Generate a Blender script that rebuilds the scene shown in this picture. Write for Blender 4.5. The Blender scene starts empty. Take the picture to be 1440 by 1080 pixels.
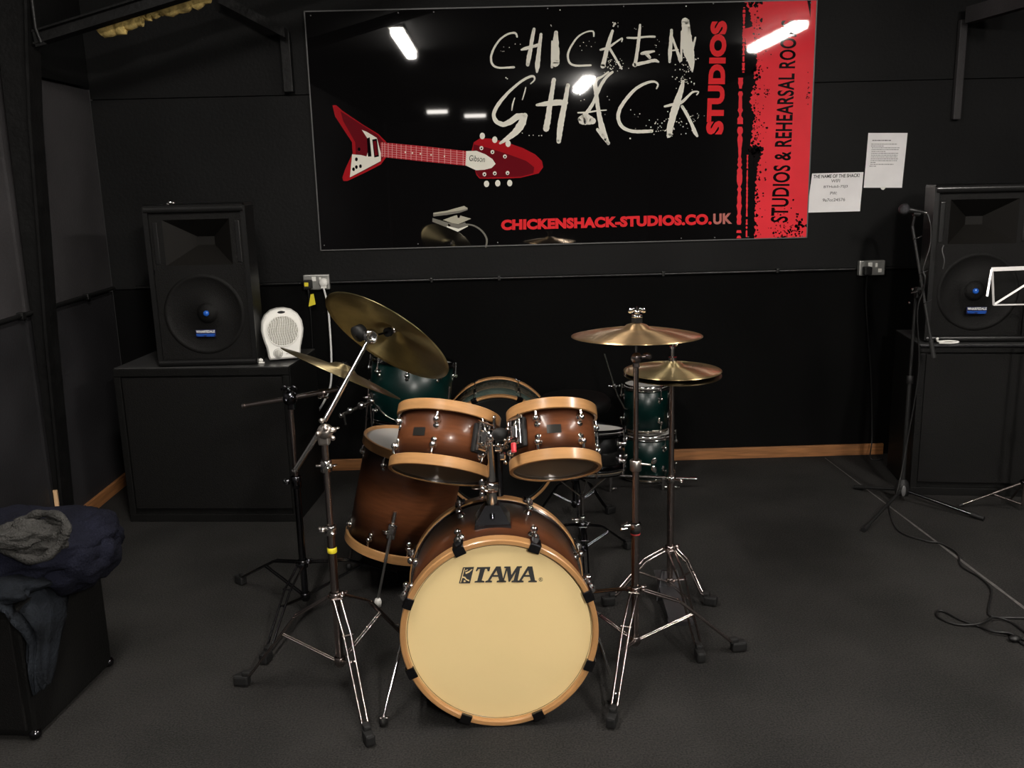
import bpy, bmesh, math, random
from mathutils import Vector, Matrix, noise
random.seed(7)
SC = bpy.context.scene
COL = SC.collection
PI = math.pi
R_ = math.radians

# ------------------------------------------------------------------ camera
FPX, EYE = 1300.0, 1.6
PITCH, YAW, ROLL = R_(12.5), R_(-0.85), R_(1.46)
FWD = Vector((math.sin(-YAW)*math.cos(PITCH), math.cos(-YAW)*math.cos(PITCH), -math.sin(PITCH)))
_r0 = FWD.cross(Vector((0, 0, 1))).normalized(); _u0 = _r0.cross(FWD)
CR = _r0*math.cos(ROLL) - _u0*math.sin(ROLL)
CU = _r0*math.sin(ROLL) + _u0*math.cos(ROLL)
EYEP = Vector((0, 0, EYE))
cd = bpy.data.cameras.new('camera'); cam = bpy.data.objects.new('camera', cd); COL.objects.link(cam)
cd.sensor_fit = 'HORIZONTAL'; cd.sensor_width = 36.0; cd.lens = 36.0*FPX/1440.0; cd.clip_start = 0.05; cd.clip_end = 60
mm = Matrix((CR, CU, -FWD)).transposed().to_4x4(); mm.translation = EYEP
cam.matrix_world = mm
SC.camera = cam

# ------------------------------------------------------------------ world, exposure, lamps
w = bpy.data.worlds.new('world'); SC.world = w; w.use_nodes = True
w.node_tree.nodes['Background'].inputs[0].default_value = (0.9, 0.85, 0.8, 1)
w.node_tree.nodes['Background'].inputs[1].default_value = 0.02
SC.view_settings.view_transform = 'Standard'; SC.view_settings.look = 'None'
SC.view_settings.gamma = 1.0; SC.view_settings.exposure = 0.0
try: SC.view_settings.use_curve_mapping = False
except Exception: pass
SC.cycles.use_denoising = True
SC.cycles.max_bounces = 8
LAMP_POWER = 165.0
# ceiling battens: x, y, half length, width, strength factor, direction ('y' along the room)
LAMPS = [(-0.70, 2.02, .70, .085, 1.0, 'y', 'strip light on the ceiling above the drum kit'),
         (2.42, 1.92, .70, .10, 1.0, 'y', 'strip light on the ceiling above the right side of the room'),
         (1.15, -1.75, .66, .12, 3.9, 'y', 'strip light on the ceiling behind the viewer'),
         (-0.88, -5.7, .17, .06, .16, 'x', 'small dim ceiling light at the far left end of the room'),
         (-0.28, -6.9, .19, .06, .16, 'x', 'small dim ceiling light at the far middle of the room')]

def ray(px, py): return CR*((px-720)/FPX) + CU*((540-py)/FPX) + FWD
def W(px, py, Y):            # the point of the plane y=Y seen at a pixel
    d = ray(px, py); return EYEP + d*(Y/d.y)
def F(px, py, z=0.0):        # the point of the level z
    d = ray(px, py); return EYEP + d*((z-EYE)/d.z)
def XP(px, py, x):
    d = ray(px, py); return EYEP + d*(x/d.x)

# ------------------------------------------------------------------ materials
def lin(c): return tuple(((v/255)/12.92 if v/255 <= .04045 else ((v/255+.055)/1.055)**2.4) for v in c)
MATS = {}
def mat(name, col, rough=.5, metal=0.0, spec=.5, coat=0.0, coat_rough=.05, var=0.0, scale=20, bump=0.0, bscale=None, stretch=None, trans=0.0, alpha=1.0):
    m = bpy.data.materials.new(name); m.use_nodes = True; nt = m.node_tree; b = nt.nodes['Principled BSDF']
    b.inputs['Base Color'].default_value = (*col, 1); b.inputs['Roughness'].default_value = rough
    b.inputs['Metallic'].default_value = metal; b.inputs['Specular IOR Level'].default_value = spec
    b.inputs['Coat Weight'].default_value = coat; b.inputs['Coat Roughness'].default_value = coat_rough
    b.inputs['Transmission Weight'].default_value = trans; b.inputs['Alpha'].default_value = alpha
    tc = nt.nodes.new('ShaderNodeTexCoord'); src = tc.outputs['Object']
    if stretch:
        mp = nt.nodes.new('ShaderNodeMapping'); mp.inputs['Scale'].default_value = stretch
        nt.links.new(src, mp.inputs[0]); src = mp.outputs[0]
    if var > 0:
        n = nt.nodes.new('ShaderNodeTexNoise'); n.inputs['Scale'].default_value = scale; n.inputs['Detail'].default_value = 5
        nt.links.new(src, n.inputs['Vector'])
        r = nt.nodes.new('ShaderNodeValToRGB')
        r.color_ramp.elements[0].position = .3; r.color_ramp.elements[1].position = .7
        r.color_ramp.elements[0].color = (*[c*(1-var) for c in col], 1)
        r.color_ramp.elements[1].color = (*[min(1, c*(1+var)) for c in col], 1)
        nt.links.new(n.outputs[0], r.inputs[0]); nt.links.new(r.outputs[0], b.inputs['Base Color'])
    if bump > 0:
        n2 = nt.nodes.new('ShaderNodeTexNoise'); n2.inputs['Scale'].default_value = bscale or scale; n2.inputs['Detail'].default_value = 4
        nt.links.new(src, n2.inputs['Vector'])
        bp = nt.nodes.new('ShaderNodeBump'); bp.inputs['Strength'].default_value = bump; bp.inputs['Distance'].default_value = .01
        nt.links.new(n2.outputs[0], bp.inputs['Height']); nt.links.new(bp.outputs[0], b.inputs['Normal'])
    MATS[name] = m
    return m
M_wall = mat('black_painted_board', (.0062, .0063, .0064), .6, spec=.15, var=.25, scale=2.5, bump=.15, bscale=60)
M_wall2 = mat('darker_lower_board', (.0020, .0020, .0020), .8, spec=.07, var=.25, scale=2.5, bump=.15, bscale=60)  # lower boards, darker than the upper ones
M_sidewall = mat('dark_grey_painted_board', (.036, .034, .0355), .6, spec=.3, var=.25, scale=3, bump=.2, bscale=80)
M_sidelow = mat('black_painted_side_board', (.016, .0155, .017), .6, spec=.25, var=.3, scale=3, bump=.2, bscale=80)
M_ceil = mat('dark_ceiling', (.006, .006, .006), .8, spec=.2, var=.3, scale=3)
M_steel = mat('dark_painted_steel', (.0038, .0038, .0038), .5, spec=.25, var=.4, scale=14, bump=.2, bscale=50)
M_foam = mat('yellow_insulation', (.62, .46, .16), .9, var=.5, scale=14, bump=.8, bscale=40)
M_skirt = mat('pine_skirting', (.27, .115, .04), .5, var=.35, scale=6, stretch=(1, 1, 14), bump=.1)
M_box = mat('black_cabinet_paint', (.0032, .0032, .0030), .55, spec=.2, var=.25, scale=8, bump=.25, bscale=120)
M_plastic = mat('black_plastic', (.006, .006, .006), .32, spec=.5, bump=.1, bscale=150)
M_grille = mat('speaker_mesh_grey', (.0040, .0038, .0036), .6, spec=.18, bump=.3, bscale=300)
M_top = mat('sheen_grey_top', (.045, .045, .045), .30, spec=.5, var=.3, scale=7)  # paler grey stands in for the sheen on the cabinet tops
M_dsteel = mat('dark_steel', (.07, .07, .075), .38, .7)
M_rubber = mat('black_rubber', (.006, .006, .006), .6, spec=.35)
M_cable = mat('black_cable', (.003, .003, .003), .5, spec=.4)
M_chrome = mat('chrome', (.78, .76, .74), .12, 1.0)
M_schrome = mat('satin_chrome', (.88, .86, .84), .28, 1.0)
M_dchrome = mat('dull_chrome_tube', (.42, .36, .34), .22, 1.0, bump=.05, bscale=60)
M_bchrome = mat('black_nickel', (.10, .10, .11), .18, 1.0)
M_chip = mat('worn_steel', (.55, .5, .46), .35, 1.0, var=.2)
M_hoop = mat('maple_hoop', (.385, .20, .078), .32, spec=.4, var=.14, scale=9, stretch=(1, 1, 8), coat=.4, coat_rough=.15)
M_hoopo = mat('dark_maple_hoop', (.42, .22, .09), .35, spec=.4, var=.2, scale=9, coat=.4)
M_head = mat('cream_drumhead', (.73, .56, .28), .42, spec=.35, var=.03, scale=3)
M_whead = mat('white_drumhead', (.42, .41, .39), .45, spec=.3, var=.04, scale=9)
M_chead = mat('clear_resonant_head', (.150, .118, .082), .38, spec=.3, alpha=.97)
M_blackhead = mat('black_drumhead', (.004, .004, .004), .35, spec=.4)
M_green = mat('green_lacquer', (.0, .011, .0095), .32, spec=.4, coat=.0, var=.25, scale=12)
M_greenb = mat('green_lacquer_with_glare', (.075, .105, .09), .2, spec=.6, coat=.6, var=.3, scale=16)  # shell reflections put into the colour, paler than the other green drums
M_snare = mat('smoked_snare_shell', (.20, .205, .21), .16, 1.0)
M_white = mat('white_plastic', (.86, .85, .80), .35, spec=.5)
M_wcable = mat('white_cable', (.7, .7, .68), .4)
M_paper = mat('white_paper', (.93, .91, .915), .8, spec=.15, var=.05, scale=6)
M_ink = mat('black_ink', (.02, .02, .02), .7)
M_gink = mat('grey_print', (.17, .16, .16), .8)
M_socket = mat('brushed_socket_plate', (.42, .42, .40), .35, .7)
M_yellow = mat('yellow_label', (.78, .66, .03), .5)
M_redplastic = mat('red_plastic', (.5, .03, .04), .35)
M_redtape = mat('red_tape', (.30, .02, .02), .5)
M_sb = mat('sign_black', (.0045, .0042, .0045), .025, spec=.5)
def sgn(n, c): return mat('sign_'+n, lin(c), .03, spec=.5)
M_sr = mat('sign_red', lin((246, 62, 72)), .03, spec=.5, var=.08, scale=3)
M_sw = sgn('white', (250, 247, 234)); M_st = sgn('letter_red', (240, 54, 60)); M_suk = sgn('letter_red_with_reflection', (196, 120, 112))
M_sgd = sgn('guitar_dark_red', (112, 22, 32)); M_sgl = sgn('guitar_red', (176, 30, 38)); M_sgn = sgn('neck_red', (190, 52, 60))
M_sgrey = sgn('grey', (190, 186, 168)); M_sgrey2 = sgn('mid_grey', (128, 125, 116)); M_sink = sgn('ink', (16, 10, 12)); M_spink = sgn('pale_pink', (228, 170, 170))
M_edge = mat('aluminium_edge', (.13, .13, .13), .5, .6)
M_blue = mat('blue_emblem', (.02, .12, .55), .25, coat=.5)
M_blue2 = mat('blue_badge', (.008, .012, .075), .35)
M_navy = mat('navy_fleece', (.0055, .006, .0115), .95, spec=.1, var=.35, scale=8, bump=.7, bscale=120)
M_hood = mat('grey_fleece', (.036, .035, .033), .95, spec=.1, var=.3, scale=25, bump=.9, bscale=160)
M_denim = mat('worn_dark_cotton', (.007, .0085, .011), .9, spec=.1, var=.5, scale=14, bump=.6, bscale=90)
M_badge = mat('dark_badge', (.03, .028, .025), .3, .6)
M_tape = mat('pale_seam', (.075, .07, .067), .7, var=.4, scale=30)
M_felt = mat('black_felt', (.01, .01, .01), .9, spec=.1)
M_dark = mat('recess_black', (.003, .003, .003), .7)
M_vinyl = mat('black_vinyl', (.002, .002, .002), .6, spec=.15)

def carpet():
    m = mat('charcoal_carpet', (.040, .037, .035), .95, spec=.12)
    nt = m.node_tree; b = nt.nodes['Principled BSDF']; tc = nt.nodes.new('ShaderNodeTexCoord')
    n1 = nt.nodes.new('ShaderNodeTexNoise'); n1.inputs['Scale'].default_value = 170; n1.inputs['Detail'].default_value = 3
    n2 = nt.nodes.new('ShaderNodeTexNoise'); n2.inputs['Scale'].default_value = 2.2; n2.inputs['Detail'].default_value = 5
    for n in (n1, n2): nt.links.new(tc.outputs['Object'], n.inputs['Vector'])
    mx = nt.nodes.new('ShaderNodeMix'); mx.data_type = 'FLOAT'; mx.inputs[0].default_value = .35
    nt.links.new(n1.outputs[0], mx.inputs[2]); nt.links.new(n2.outputs[0], mx.inputs[3])
    r = nt.nodes.new('ShaderNodeValToRGB'); r.color_ramp.elements[0].position = .41; r.color_ramp.elements[1].position = .60
    r.color_ramp.elements[0].color = (.0110, .0107, .0103, 1); r.color_ramp.elements[1].color = (.028, .0265, .025, 1)
    nt.links.new(mx.outputs[0], r.inputs[0]); nt.links.new(r.outputs[0], b.inputs['Base Color'])
    bp = nt.nodes.new('ShaderNodeBump'); bp.inputs['Strength'].default_value = .6; bp.inputs['Distance'].default_value = .004
    nt.links.new(n1.outputs[0], bp.inputs['Height']); nt.links.new(bp.outputs[0], b.inputs['Normal'])
    return m
M_carpet = carpet()

def burst(name, H):
    m = mat(name, (.2, .07, .03), .30, spec=.18, coat=.12, coat_rough=.12)
    nt = m.node_tree; b = nt.nodes['Principled BSDF']; tc = nt.nodes.new('ShaderNodeTexCoord')
    sp = nt.nodes.new('ShaderNodeSeparateXYZ'); nt.links.new(tc.outputs['Object'], sp.inputs[0])
    dv = nt.nodes.new('ShaderNodeMath'); dv.operation = 'DIVIDE'; dv.inputs[1].default_value = H; nt.links.new(sp.outputs[2], dv.inputs[0])
    r = nt.nodes.new('ShaderNodeValToRGB'); e = r.color_ramp.elements
    e[0].position = .10; e[0].color = (.012, .0038, .0025, 1); e[1].position = .90; e[1].color = (.012, .0038, .0025, 1)
    x = e.new(.43); x.color = (.112, .038, .015, 1); x = e.new(.57); x.color = (.112, .038, .015, 1)
    nt.links.new(dv.outputs[0], r.inputs[0])
    mp = nt.nodes.new('ShaderNodeMapping'); mp.inputs['Scale'].default_value = (1, 1, 7); nt.links.new(tc.outputs['Object'], mp.inputs[0])
    n = nt.nodes.new('ShaderNodeTexNoise'); n.inputs['Scale'].default_value = 14; n.inputs['Detail'].default_value = 6
    nt.links.new(mp.outputs[0], n.inputs['Vector'])
    mr = nt.nodes.new('ShaderNodeMapRange'); mr.inputs[3].default_value = .55; mr.inputs[4].default_value = 1.38; nt.links.new(n.outputs[0], mr.inputs[0])
    mx = nt.nodes.new('ShaderNodeMix'); mx.data_type = 'RGBA'; mx.blend_type = 'MULTIPLY'; mx.inputs[0].default_value = 1
    nt.links.new(r.outputs[0], mx.inputs[6]); nt.links.new(mr.outputs[0], mx.inputs[7]); nt.links.new(mx.outputs[2], b.inputs['Base Color'])
    return m

def bronze(name, col, rough, seed):
    m = mat(name, col, rough, .92)
    nt = m.node_tree; b = nt.nodes['Principled BSDF']; tc = nt.nodes.new('ShaderNodeTexCoord')
    sp = nt.nodes.new('ShaderNodeSeparateXYZ'); nt.links.new(tc.outputs['Object'], sp.inputs[0])
    cb = nt.nodes.new('ShaderNodeCombineXYZ'); nt.links.new(sp.outputs[0], cb.inputs[0]); nt.links.new(sp.outputs[1], cb.inputs[1])
    ln = nt.nodes.new('ShaderNodeVectorMath'); ln.operation = 'LENGTH'; nt.links.new(cb.outputs[0], ln.inputs[0])
    wv = nt.nodes.new('ShaderNodeTexNoise'); wv.noise_dimensions = '1D'; wv.inputs['Scale'].default_value = 420; wv.inputs['Detail'].default_value = 3
    nt.links.new(ln.outputs['Value'], wv.inputs['W'])
    bp = nt.nodes.new('ShaderNodeBump'); bp.inputs['Strength'].default_value = .12; bp.inputs['Distance'].default_value = .001
    nt.links.new(wv.outputs[0], bp.inputs['Height']); nt.links.new(bp.outputs[0], b.inputs['Normal'])
    b.inputs['Anisotropic'].default_value = .93; b.inputs['Anisotropic Rotation'].default_value = .25
    tg = nt.nodes.new('ShaderNodeTangent'); tg.direction_type = 'RADIAL'; tg.axis = 'Z'; nt.links.new(tg.outputs[0], b.inputs['Tangent'])
    n = nt.nodes.new('ShaderNodeTexNoise'); n.inputs['Scale'].default_value = 7; n.inputs['Detail'].default_value = 6
    n.noise_dimensions = '4D'; n.inputs['W'].default_value = seed
    nt.links.new(tc.outputs['Object'], n.inputs['Vector'])
    r = nt.nodes.new('ShaderNodeValToRGB'); r.color_ramp.elements[0].position = .35; r.color_ramp.elements[1].position = .68
    r.color_ramp.elements[0].color = (*[c*.62 for c in col], 1); r.color_ramp.elements[1].color = (*[min(1, c*1.15) for c in col], 1)
    nt.links.new(n.outputs[0], r.inputs[0]); nt.links.new(r.outputs[0], b.inputs['Base Color'])
    return m

def emis(name, col, s):
    m = bpy.data.materials.new(name); m.use_nodes = True; nt = m.node_tree
    nt.nodes.remove(nt.nodes['Principled BSDF']); e = nt.nodes.new('ShaderNodeEmission')
    e.inputs[0].default_value = (*col, 1); e.inputs[1].default_value = s
    nt.links.new(e.outputs[0], nt.nodes['Material Output'].inputs[0]); return m

# ------------------------------------------------------------------ mesh collector
class MB:
    def __init__(s): s.v = []; s.f = []; s.sm = []; s.mi = []; s.cur = 0
    def add(s, vs, fs, smooth=False):
        o = len(s.v); s.v += [tuple(v) for v in vs]
        for f in fs: s.f.append(tuple(i+o for i in f)); s.sm.append(smooth); s.mi.append(s.cur)
    def box(s, c, sz, M=None, bev=0.0):
        bm = bmesh.new(); bmesh.ops.create_cube(bm, size=1)
        for v in bm.verts: v.co = Vector((v.co.x*sz[0], v.co.y*sz[1], v.co.z*sz[2]))
        if bev > 0: bmesh.ops.bevel(bm, geom=bm.edges[:], offset=min(bev, min(sz)*.45), segments=2, profile=.6, affect='EDGES')
        T = Matrix.Translation(Vector(c)); T = T @ M if M else T
        bm.verts.index_update()
        s.add([T @ v.co for v in bm.verts], [[v.index for v in f.verts] for f in bm.faces]); bm.free()
    def tube(s, pts, r, seg=12, caps=True):
        pts = [Vector(p) for p in pts]; n = len(pts); rs = r if isinstance(r, (list, tuple)) else [r]*n
        T = []
        for i in range(n):
            a = pts[max(0, i-1)]; b = pts[min(n-1, i+1)]; d = (b-a)
            T.append(d.normalized() if d.length > 1e-9 else Vector((0, 0, 1)))
        u = T[0].orthogonal().normalized(); vs = []
        for i in range(n):
            u = (u - T[i]*u.dot(T[i]));
            u = u.normalized() if u.length > 1e-6 else T[i].orthogonal().normalized()
            w_ = T[i].cross(u)
            for k in range(seg):
                a = 2*PI*k/seg; vs.append(pts[i] + (u*math.cos(a)+w_*math.sin(a))*rs[i])
        fs = [(i*seg+k, i*seg+(k+1) % seg, (i+1)*seg+(k+1) % seg, (i+1)*seg+k) for i in range(n-1) for k in range(seg)]
        s.add(vs, fs, True)
        if caps:
            s.add(vs[:seg], [tuple(reversed(range(seg)))]); s.add(vs[-seg:], [tuple(range(seg))])
    def cyl(s, a, b, r, seg=16): s.tube([a, b], r, seg)
    def lathe(s, prof, M=None, seg=64, closed=False, smooth=True):
        """prof: (radius, z) pairs about local z."""
        M = M or Matrix.Identity(4); n = len(prof); vs = []
        for (r, z) in prof:
            for k in range(seg):
                a = 2*PI*k/seg; vs.append(M @ Vector((r*math.cos(a), r*math.sin(a), z)))
        m = n if closed else n-1; fs = []
        for i in range(m):
            j = (i+1) % n
            for k in range(seg):
                k2 = (k+1) % seg; fs.append((i*seg+k, i*seg+k2, j*seg+k2, j*seg+k))
        s.add(vs, fs, smooth)
    def ring(s, r0, r1, z0, z1, M=None, seg=72, b=.0015):
        """a hoop of rectangular section with eased edges; faces get their own verts so that edges stay crisp"""
        c = [(r1, z0+b), (r1, z1-b), (r1-b, z1), (r0+b, z1), (r0, z1-b), (r0, z0+b), (r0+b, z0), (r1-b, z0)]
        for i in range(8): s.lathe([c[i], c[(i+1) % 8]], M, seg)
    def disc(s, r, z, M=None, seg=64, dome=0.0):
        M = M or Matrix.Identity(4)
        if dome:
            s.lathe([(max(r*t, 1e-4), z+dome*(1-t*t)) for t in (1, .8, .6, .4, .2, 0)], M, seg); return
        vs = [M @ Vector((r*math.cos(2*PI*k/seg), r*math.sin(2*PI*k/seg), z)) for k in range(seg)]
        s.add(vs, [tuple(range(seg))])
    def sph(s, c, r, M=None, u=16, v=10):
        r = r if isinstance(r, (tuple, list)) else (r, r, r); vs = []; T = Matrix.Translation(Vector(c)); T = T @ M if M else T
        for i in range(v+1):
            ph = PI*i/v
            for k in range(u):
                a = 2*PI*k/u; vs.append(T @ Vector((r[0]*math.sin(ph)*math.cos(a), r[1]*math.sin(ph)*math.sin(a), r[2]*math.cos(ph))))
        s.add(vs, [(i*u+k, (i+1)*u+k, (i+1)*u+(k+1) % u, i*u+(k+1) % u) for i in range(v) for k in range(u)], True)
    def prism(s, poly, ext):
        """closed 3d polygon pushed along the vector ext, both ends capped"""
        p = [Vector(q) for q in poly]; n = len(p); e = Vector(ext)
        s.add(p, [tuple(range(n))]); s.add([q+e for q in p], [tuple(reversed(range(n)))])
        for i in range(n):
            j = (i+1) % n; s.add([p[i], p[j], p[j]+e, p[i]+e], [(0, 1, 2, 3)])
    def build(s, name, m, parent=None, inv=None):
        me = bpy.data.meshes.new(name)
        vs = s.v if inv is None else [inv @ Vector(v) for v in s.v]
        me.from_pydata(vs, [], s.f)
        for p, sm, mi in zip(me.polygons, s.sm, s.mi): p.use_smooth = sm; p.material_index = mi
        for x in (m if isinstance(m, (list, tuple)) else [m]): me.materials.append(x)
        bm = bmesh.new(); bm.from_mesh(me); bmesh.ops.recalc_face_normals(bm, faces=bm.faces[:]); bm.to_mesh(me); bm.free()
        me.update()
        o = bpy.data.objects.new(name, me); COL.objects.link(o)
        if parent is not None: o.parent = parent
        return o

def tag(o, label=None, cat=None, group=None, kind=None):
    if label: o['label'] = label
    if cat: o['category'] = cat
    if group: o['group'] = group
    if kind: o['kind'] = kind
    return o
MW = {}
def thing(name, label, cat, M=None, group=None):
    """an Empty carrying a thing; M is a location or a full matrix"""
    o = bpy.data.objects.new(name, None); COL.objects.link(o); o.empty_display_size = .05
    if M is None: M = Matrix.Identity(4)
    if not isinstance(M, Matrix): M = Matrix.Translation(Vector(M))
    o.matrix_world = M; MW[o.name] = M.copy(); tag(o, label, cat, group); return o
def part(mb, name, m, t, up=None, label=None):
    """world-space geometry, parented to the thing t (or its part up)"""
    o = mb.build(name, m, up or t, MW[t.name].inverted())
    if label: o['label'] = label
    return o
def lpart(mb, name, m, t, up=None, label=None):
    o = mb.build(name, m, up or t)
    if label: o['label'] = label
    return o
def single(mb, name, m, origin, label, cat, group=None):
    """a thing that is one mesh, given in world space"""
    o = mb.build(name, m, None, Matrix.Translation(-Vector(origin))); o.location = origin
    return tag(o, label, cat, group)
def struct(mb, name, m):
    return tag(mb.build(name, m), kind='structure')
def frame(c, n, up=(0, 0, 1)):
    """matrix with local z = n at c"""
    z = Vector(n).normalized(); x = Vector(up).cross(z)
    x = x.normalized() if x.length > 1e-4 else Vector((1, 0, 0)); y = z.cross(x)
    M = Matrix((x, y, z)).transposed().to_4x4(); M.translation = Vector(c); return M
def smooth_path(pts, n=8):
    p = [Vector(q) for q in pts]; p = [p[0]] + p + [p[-1]]; out = []
    for i in range(1, len(p)-2):
        for k in range(n):
            t = k/n
            out.append(.5*((2*p[i]) + (p[i+1]-p[i-1])*t + (2*p[i-1]-5*p[i]+4*p[i+1]-p[i+2])*t*t + (3*p[i]-p[i-1]-3*p[i+1]+p[i+2])*t**3))
    out.append(p[-2]); return out

# ------------------------------------------------------------------ lettering
_gc = {}
def glyphs(s, bold=0.0):
    if (s, bold) in _gc: return _gc[(s, bold)]
    cu = bpy.data.curves.new('lettering', 'FONT'); cu.body = s; cu.size = 1; cu.offset = bold; cu.resolution_u = 4
    if bold > .02: cu.space_character = 1.06
    ob = bpy.data.objects.new('lettering', cu); COL.objects.link(ob)
    dg = bpy.context.evaluated_depsgraph_get(); me = ob.evaluated_get(dg).to_mesh()
    vs = [(v.co.x, v.co.y) for v in me.vertices]; fs = [tuple(p.vertices) for p in me.polygons]
    ob.evaluated_get(dg).to_mesh_clear(); bpy.data.objects.remove(ob); bpy.data.curves.remove(cu)
    x0 = min(v[0] for v in vs); x1 = max(v[0] for v in vs); y0 = min(v[1] for v in vs); y1 = max(v[1] for v in vs)
    _gc[(s, bold)] = ([((x-x0)/(x1-x0), (y-y0)/(y1-y0)) for x, y in vs], fs); return _gc[(s, bold)]
def quad_text(mb, s, q, fn, bold=0.0):
    """q: bottom-left, bottom-right, top-right, top-left of the lettering's box; fn maps those 2d coordinates to 3d"""
    g, fs = glyphs(s, bold); vs = []
    for u, v in g:
        x = (1-u)*(1-v)*q[0][0] + u*(1-v)*q[1][0] + u*v*q[2][0] + (1-u)*v*q[3][0]
        y = (1-u)*(1-v)*q[0][1] + u*(1-v)*q[1][1] + u*v*q[2][1] + (1-u)*v*q[3][1]
        vs.append(fn(x, y))
    mb.add(vs, fs)

# ================================================================== THE ROOM
YW, XL, XR, ZC, YB = 5.08, -2.09, 3.15, 2.76, -9.0
b = MB(); b.box(((XL+XR)/2, (YW+YB)/2, -.05), (XR-XL+.2, YW-YB+.2, .1)); struct(b, 'floor', M_carpet)
b = MB(); b.box(((XL+XR)/2, (YW+YB)/2, ZC+.05), (XR-XL+.2, YW-YB+.2, .1)); struct(b, 'ceiling', M_ceil)
b = MB()
b.cur = 1; b.box(((XL+XR)/2, YW+.05, .53), (XR-XL, .1, 1.06)); b.cur = 0
b.box(((XL+XR)/2, YW+.052, 1.56), (XR-XL, .1, .99))
b.box(((XL+XR)/2, YW+.053, 2.41), (XR-XL, .1, .70))
b.box(((XL+XR)/2, YW+.08, ZC/2), (XR-XL, .1, ZC))
struct(b, 'wall_back', [M_wall, M_wall2])
b = MB()
b.box((XL-.05, 4.6, 1.585), (.1, .95, 1.04)); b.box((XL-.05, 3.0, 1.585), (.1, 2.2, 1.04)); b.cur = 1; b.box((XL-.05, 4.6, .53), (.1, .95, 1.05)); b.box((XL-.05, 3.0, .53), (.1, 2.2, 1.05))
b.box((XL-.09, (YW+YB)/2, ZC/2), (.1, YW-YB, ZC))
struct(b, 'wall_left', [M_sidewall, M_sidelow])
b = MB(); b.box((XL-.052, 3.6, 2.44), (.1, 3.2, .64)); struct(b, 'trim_1', M_wall)
b = MB(); b.box((XR+.05, (YW+YB)/2, ZC/2), (.1, YW-YB, ZC)); struct(b, 'wall_right', M_wall)
b = MB(); b.box(((XL+XR)/2, YB-.05, ZC/2), (XR-XL, .1, ZC)); struct(b, 'wall_front', M_wall)
b = MB(); b.box(((-1.9+2.2)/2, YW-.009, .032), (4.1, .018, .064), bev=.003); struct(b, 'baseboard_back', M_skirt)
b = MB(); b.box((XL+.009, 4.62, .032), (.018, .9, .064), bev=.003); struct(b, 'baseboard_left', M_skirt)
b = MB(); b.box((XL+.012, 4.155, .12), (.02, .045, .24), bev=.003); struct(b, 'trim_2', mat('pale_bare_wood', (.62, .40, .22), .6, var=.2, stretch=(1, 1, .2)))
# pale carpet seam running towards the viewer
b = MB(); s0, s1 = F(1160, 644), F(1440, 855); dd = (s1-s0); s2 = s0+dd*1.35
pth = [s0.lerp(s2, t/30) for t in range(31)]
ww = [.0025+.0045*min(1, t/18)*(.6+.6*random.random()) for t in range(31)]
vs = []
for p, q in zip(pth, ww): vs += [(p.x-q, p.y, .0012), (p.x+q, p.y, .0012)]
b.add(vs, [(2*i, 2*i+1, 2*i+3, 2*i+2) for i in range(30)])
struct(b, 'trim_3', M_tape)
# tapered steel column and rafter of the portal frame, top left
YCOL = 4.14
b = MB()
def cw(px, py): v = W(px, py, YCOL); return v
L = [cw(-6, -30), cw(-4, 20), cw(0, 92), cw(29, 330), cw(74, 720)]; Rr = [cw(94, 720), cw(72, 470), cw(62, 330), cw(50, 170), cw(46, 60), cw(44, -30)]
L[-1].z = 0; Rr[0].z = 0
poly = [Vector((max(v.x, XL+.001), v.y, min(v.z, ZC-.001))) for v in L+Rr]
b.prism(poly, (0, .012, 0))
for i in range(len(Rr)-1):   # inner flange
    a, c = poly[5+i], poly[6+i]
    b.prism([a+Vector((-.008, -.05, 0)), a+Vector((.004, -.05, 0)), a+Vector((.004, .06, 0)), a+Vector((-.008, .06, 0))], c-a)
struct(b, 'trim_4', M_steel)
b = MB()
a0, a1 = W(52, 64, YCOL), W(270, -6, YCOL); a2 = a0+(a1-a0)*3.1; a2.z = min(a2.z, ZC-.02)
for off, hh in ((0, .008), (.048, .008)):
    b.prism([a0+Vector((0, -.035, off)), a0+Vector((0, .035, off)), a0+Vector((0, .035, off+hh)), a0+Vector((0, -.035, off+hh))], a2-a0)
b.prism([a0+Vector((0, -.004, 0)), a0+Vector((0, .004, 0)), a0+Vector((0, .004, .05)), a0+Vector((0, -.004, .05))], a2-a0)
b.tube([W(44, -6, YCOL-.03), W(50, 40, YCOL-.03), W(58, 60, YCOL-.03)], .009, 8)
b.prism([W(44, 40, YCOL-.03), W(50, 66, YCOL-.03), W(66, 62, YCOL-.03), W(58, 56, YCOL-.03)], (0, .01, 0))
struct(b, 'trim_5', M_steel)
b = MB()                      # dark timber joist and batten above the speaker
j0, j1 = W(306, -4, 4.9), W(400, 45, 4.9)
b.prism([j0+Vector((0, 0, -.025)), j0+Vector((0, .06, -.025)), j0+Vector((0, .06, .025)), j0+Vector((0, 0, .025))], j1-j0)
j2 = W(396, 45, 5.04); j3 = W(412, 130, 5.04)
b.box(((j2.x+j3.x)/2, 5.035, (j2.z+j3.z)/2), (.05, .05, j2.z-j3.z), bev=.004)
struct(b, 'trim_6', M_steel)
b = MB()
k0, k1 = W(1357, 30, 5.0), W(1446, 5, 4.55)
b.prism([k0+Vector((0, 0, -.01)), k0+Vector((.05, 0, -.01)), k0+Vector((.05, 0, .07)), k0+Vector((0, 0, .07))], k1-k0)
b.box((k0.x+.02, 5.06, 2.1), (.04, .03, .5), bev=.004)
struct(b, 'trim_7', M_sidewall)
b = MB()                      # insulation strip showing above the rafter
f0, f1 = W(140, 46, 4.3), W(290, -2, 4.3)
segs = [(0.0, .40, .040), (.33, .60, .020), (.56, 1.04, .034)]
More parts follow.
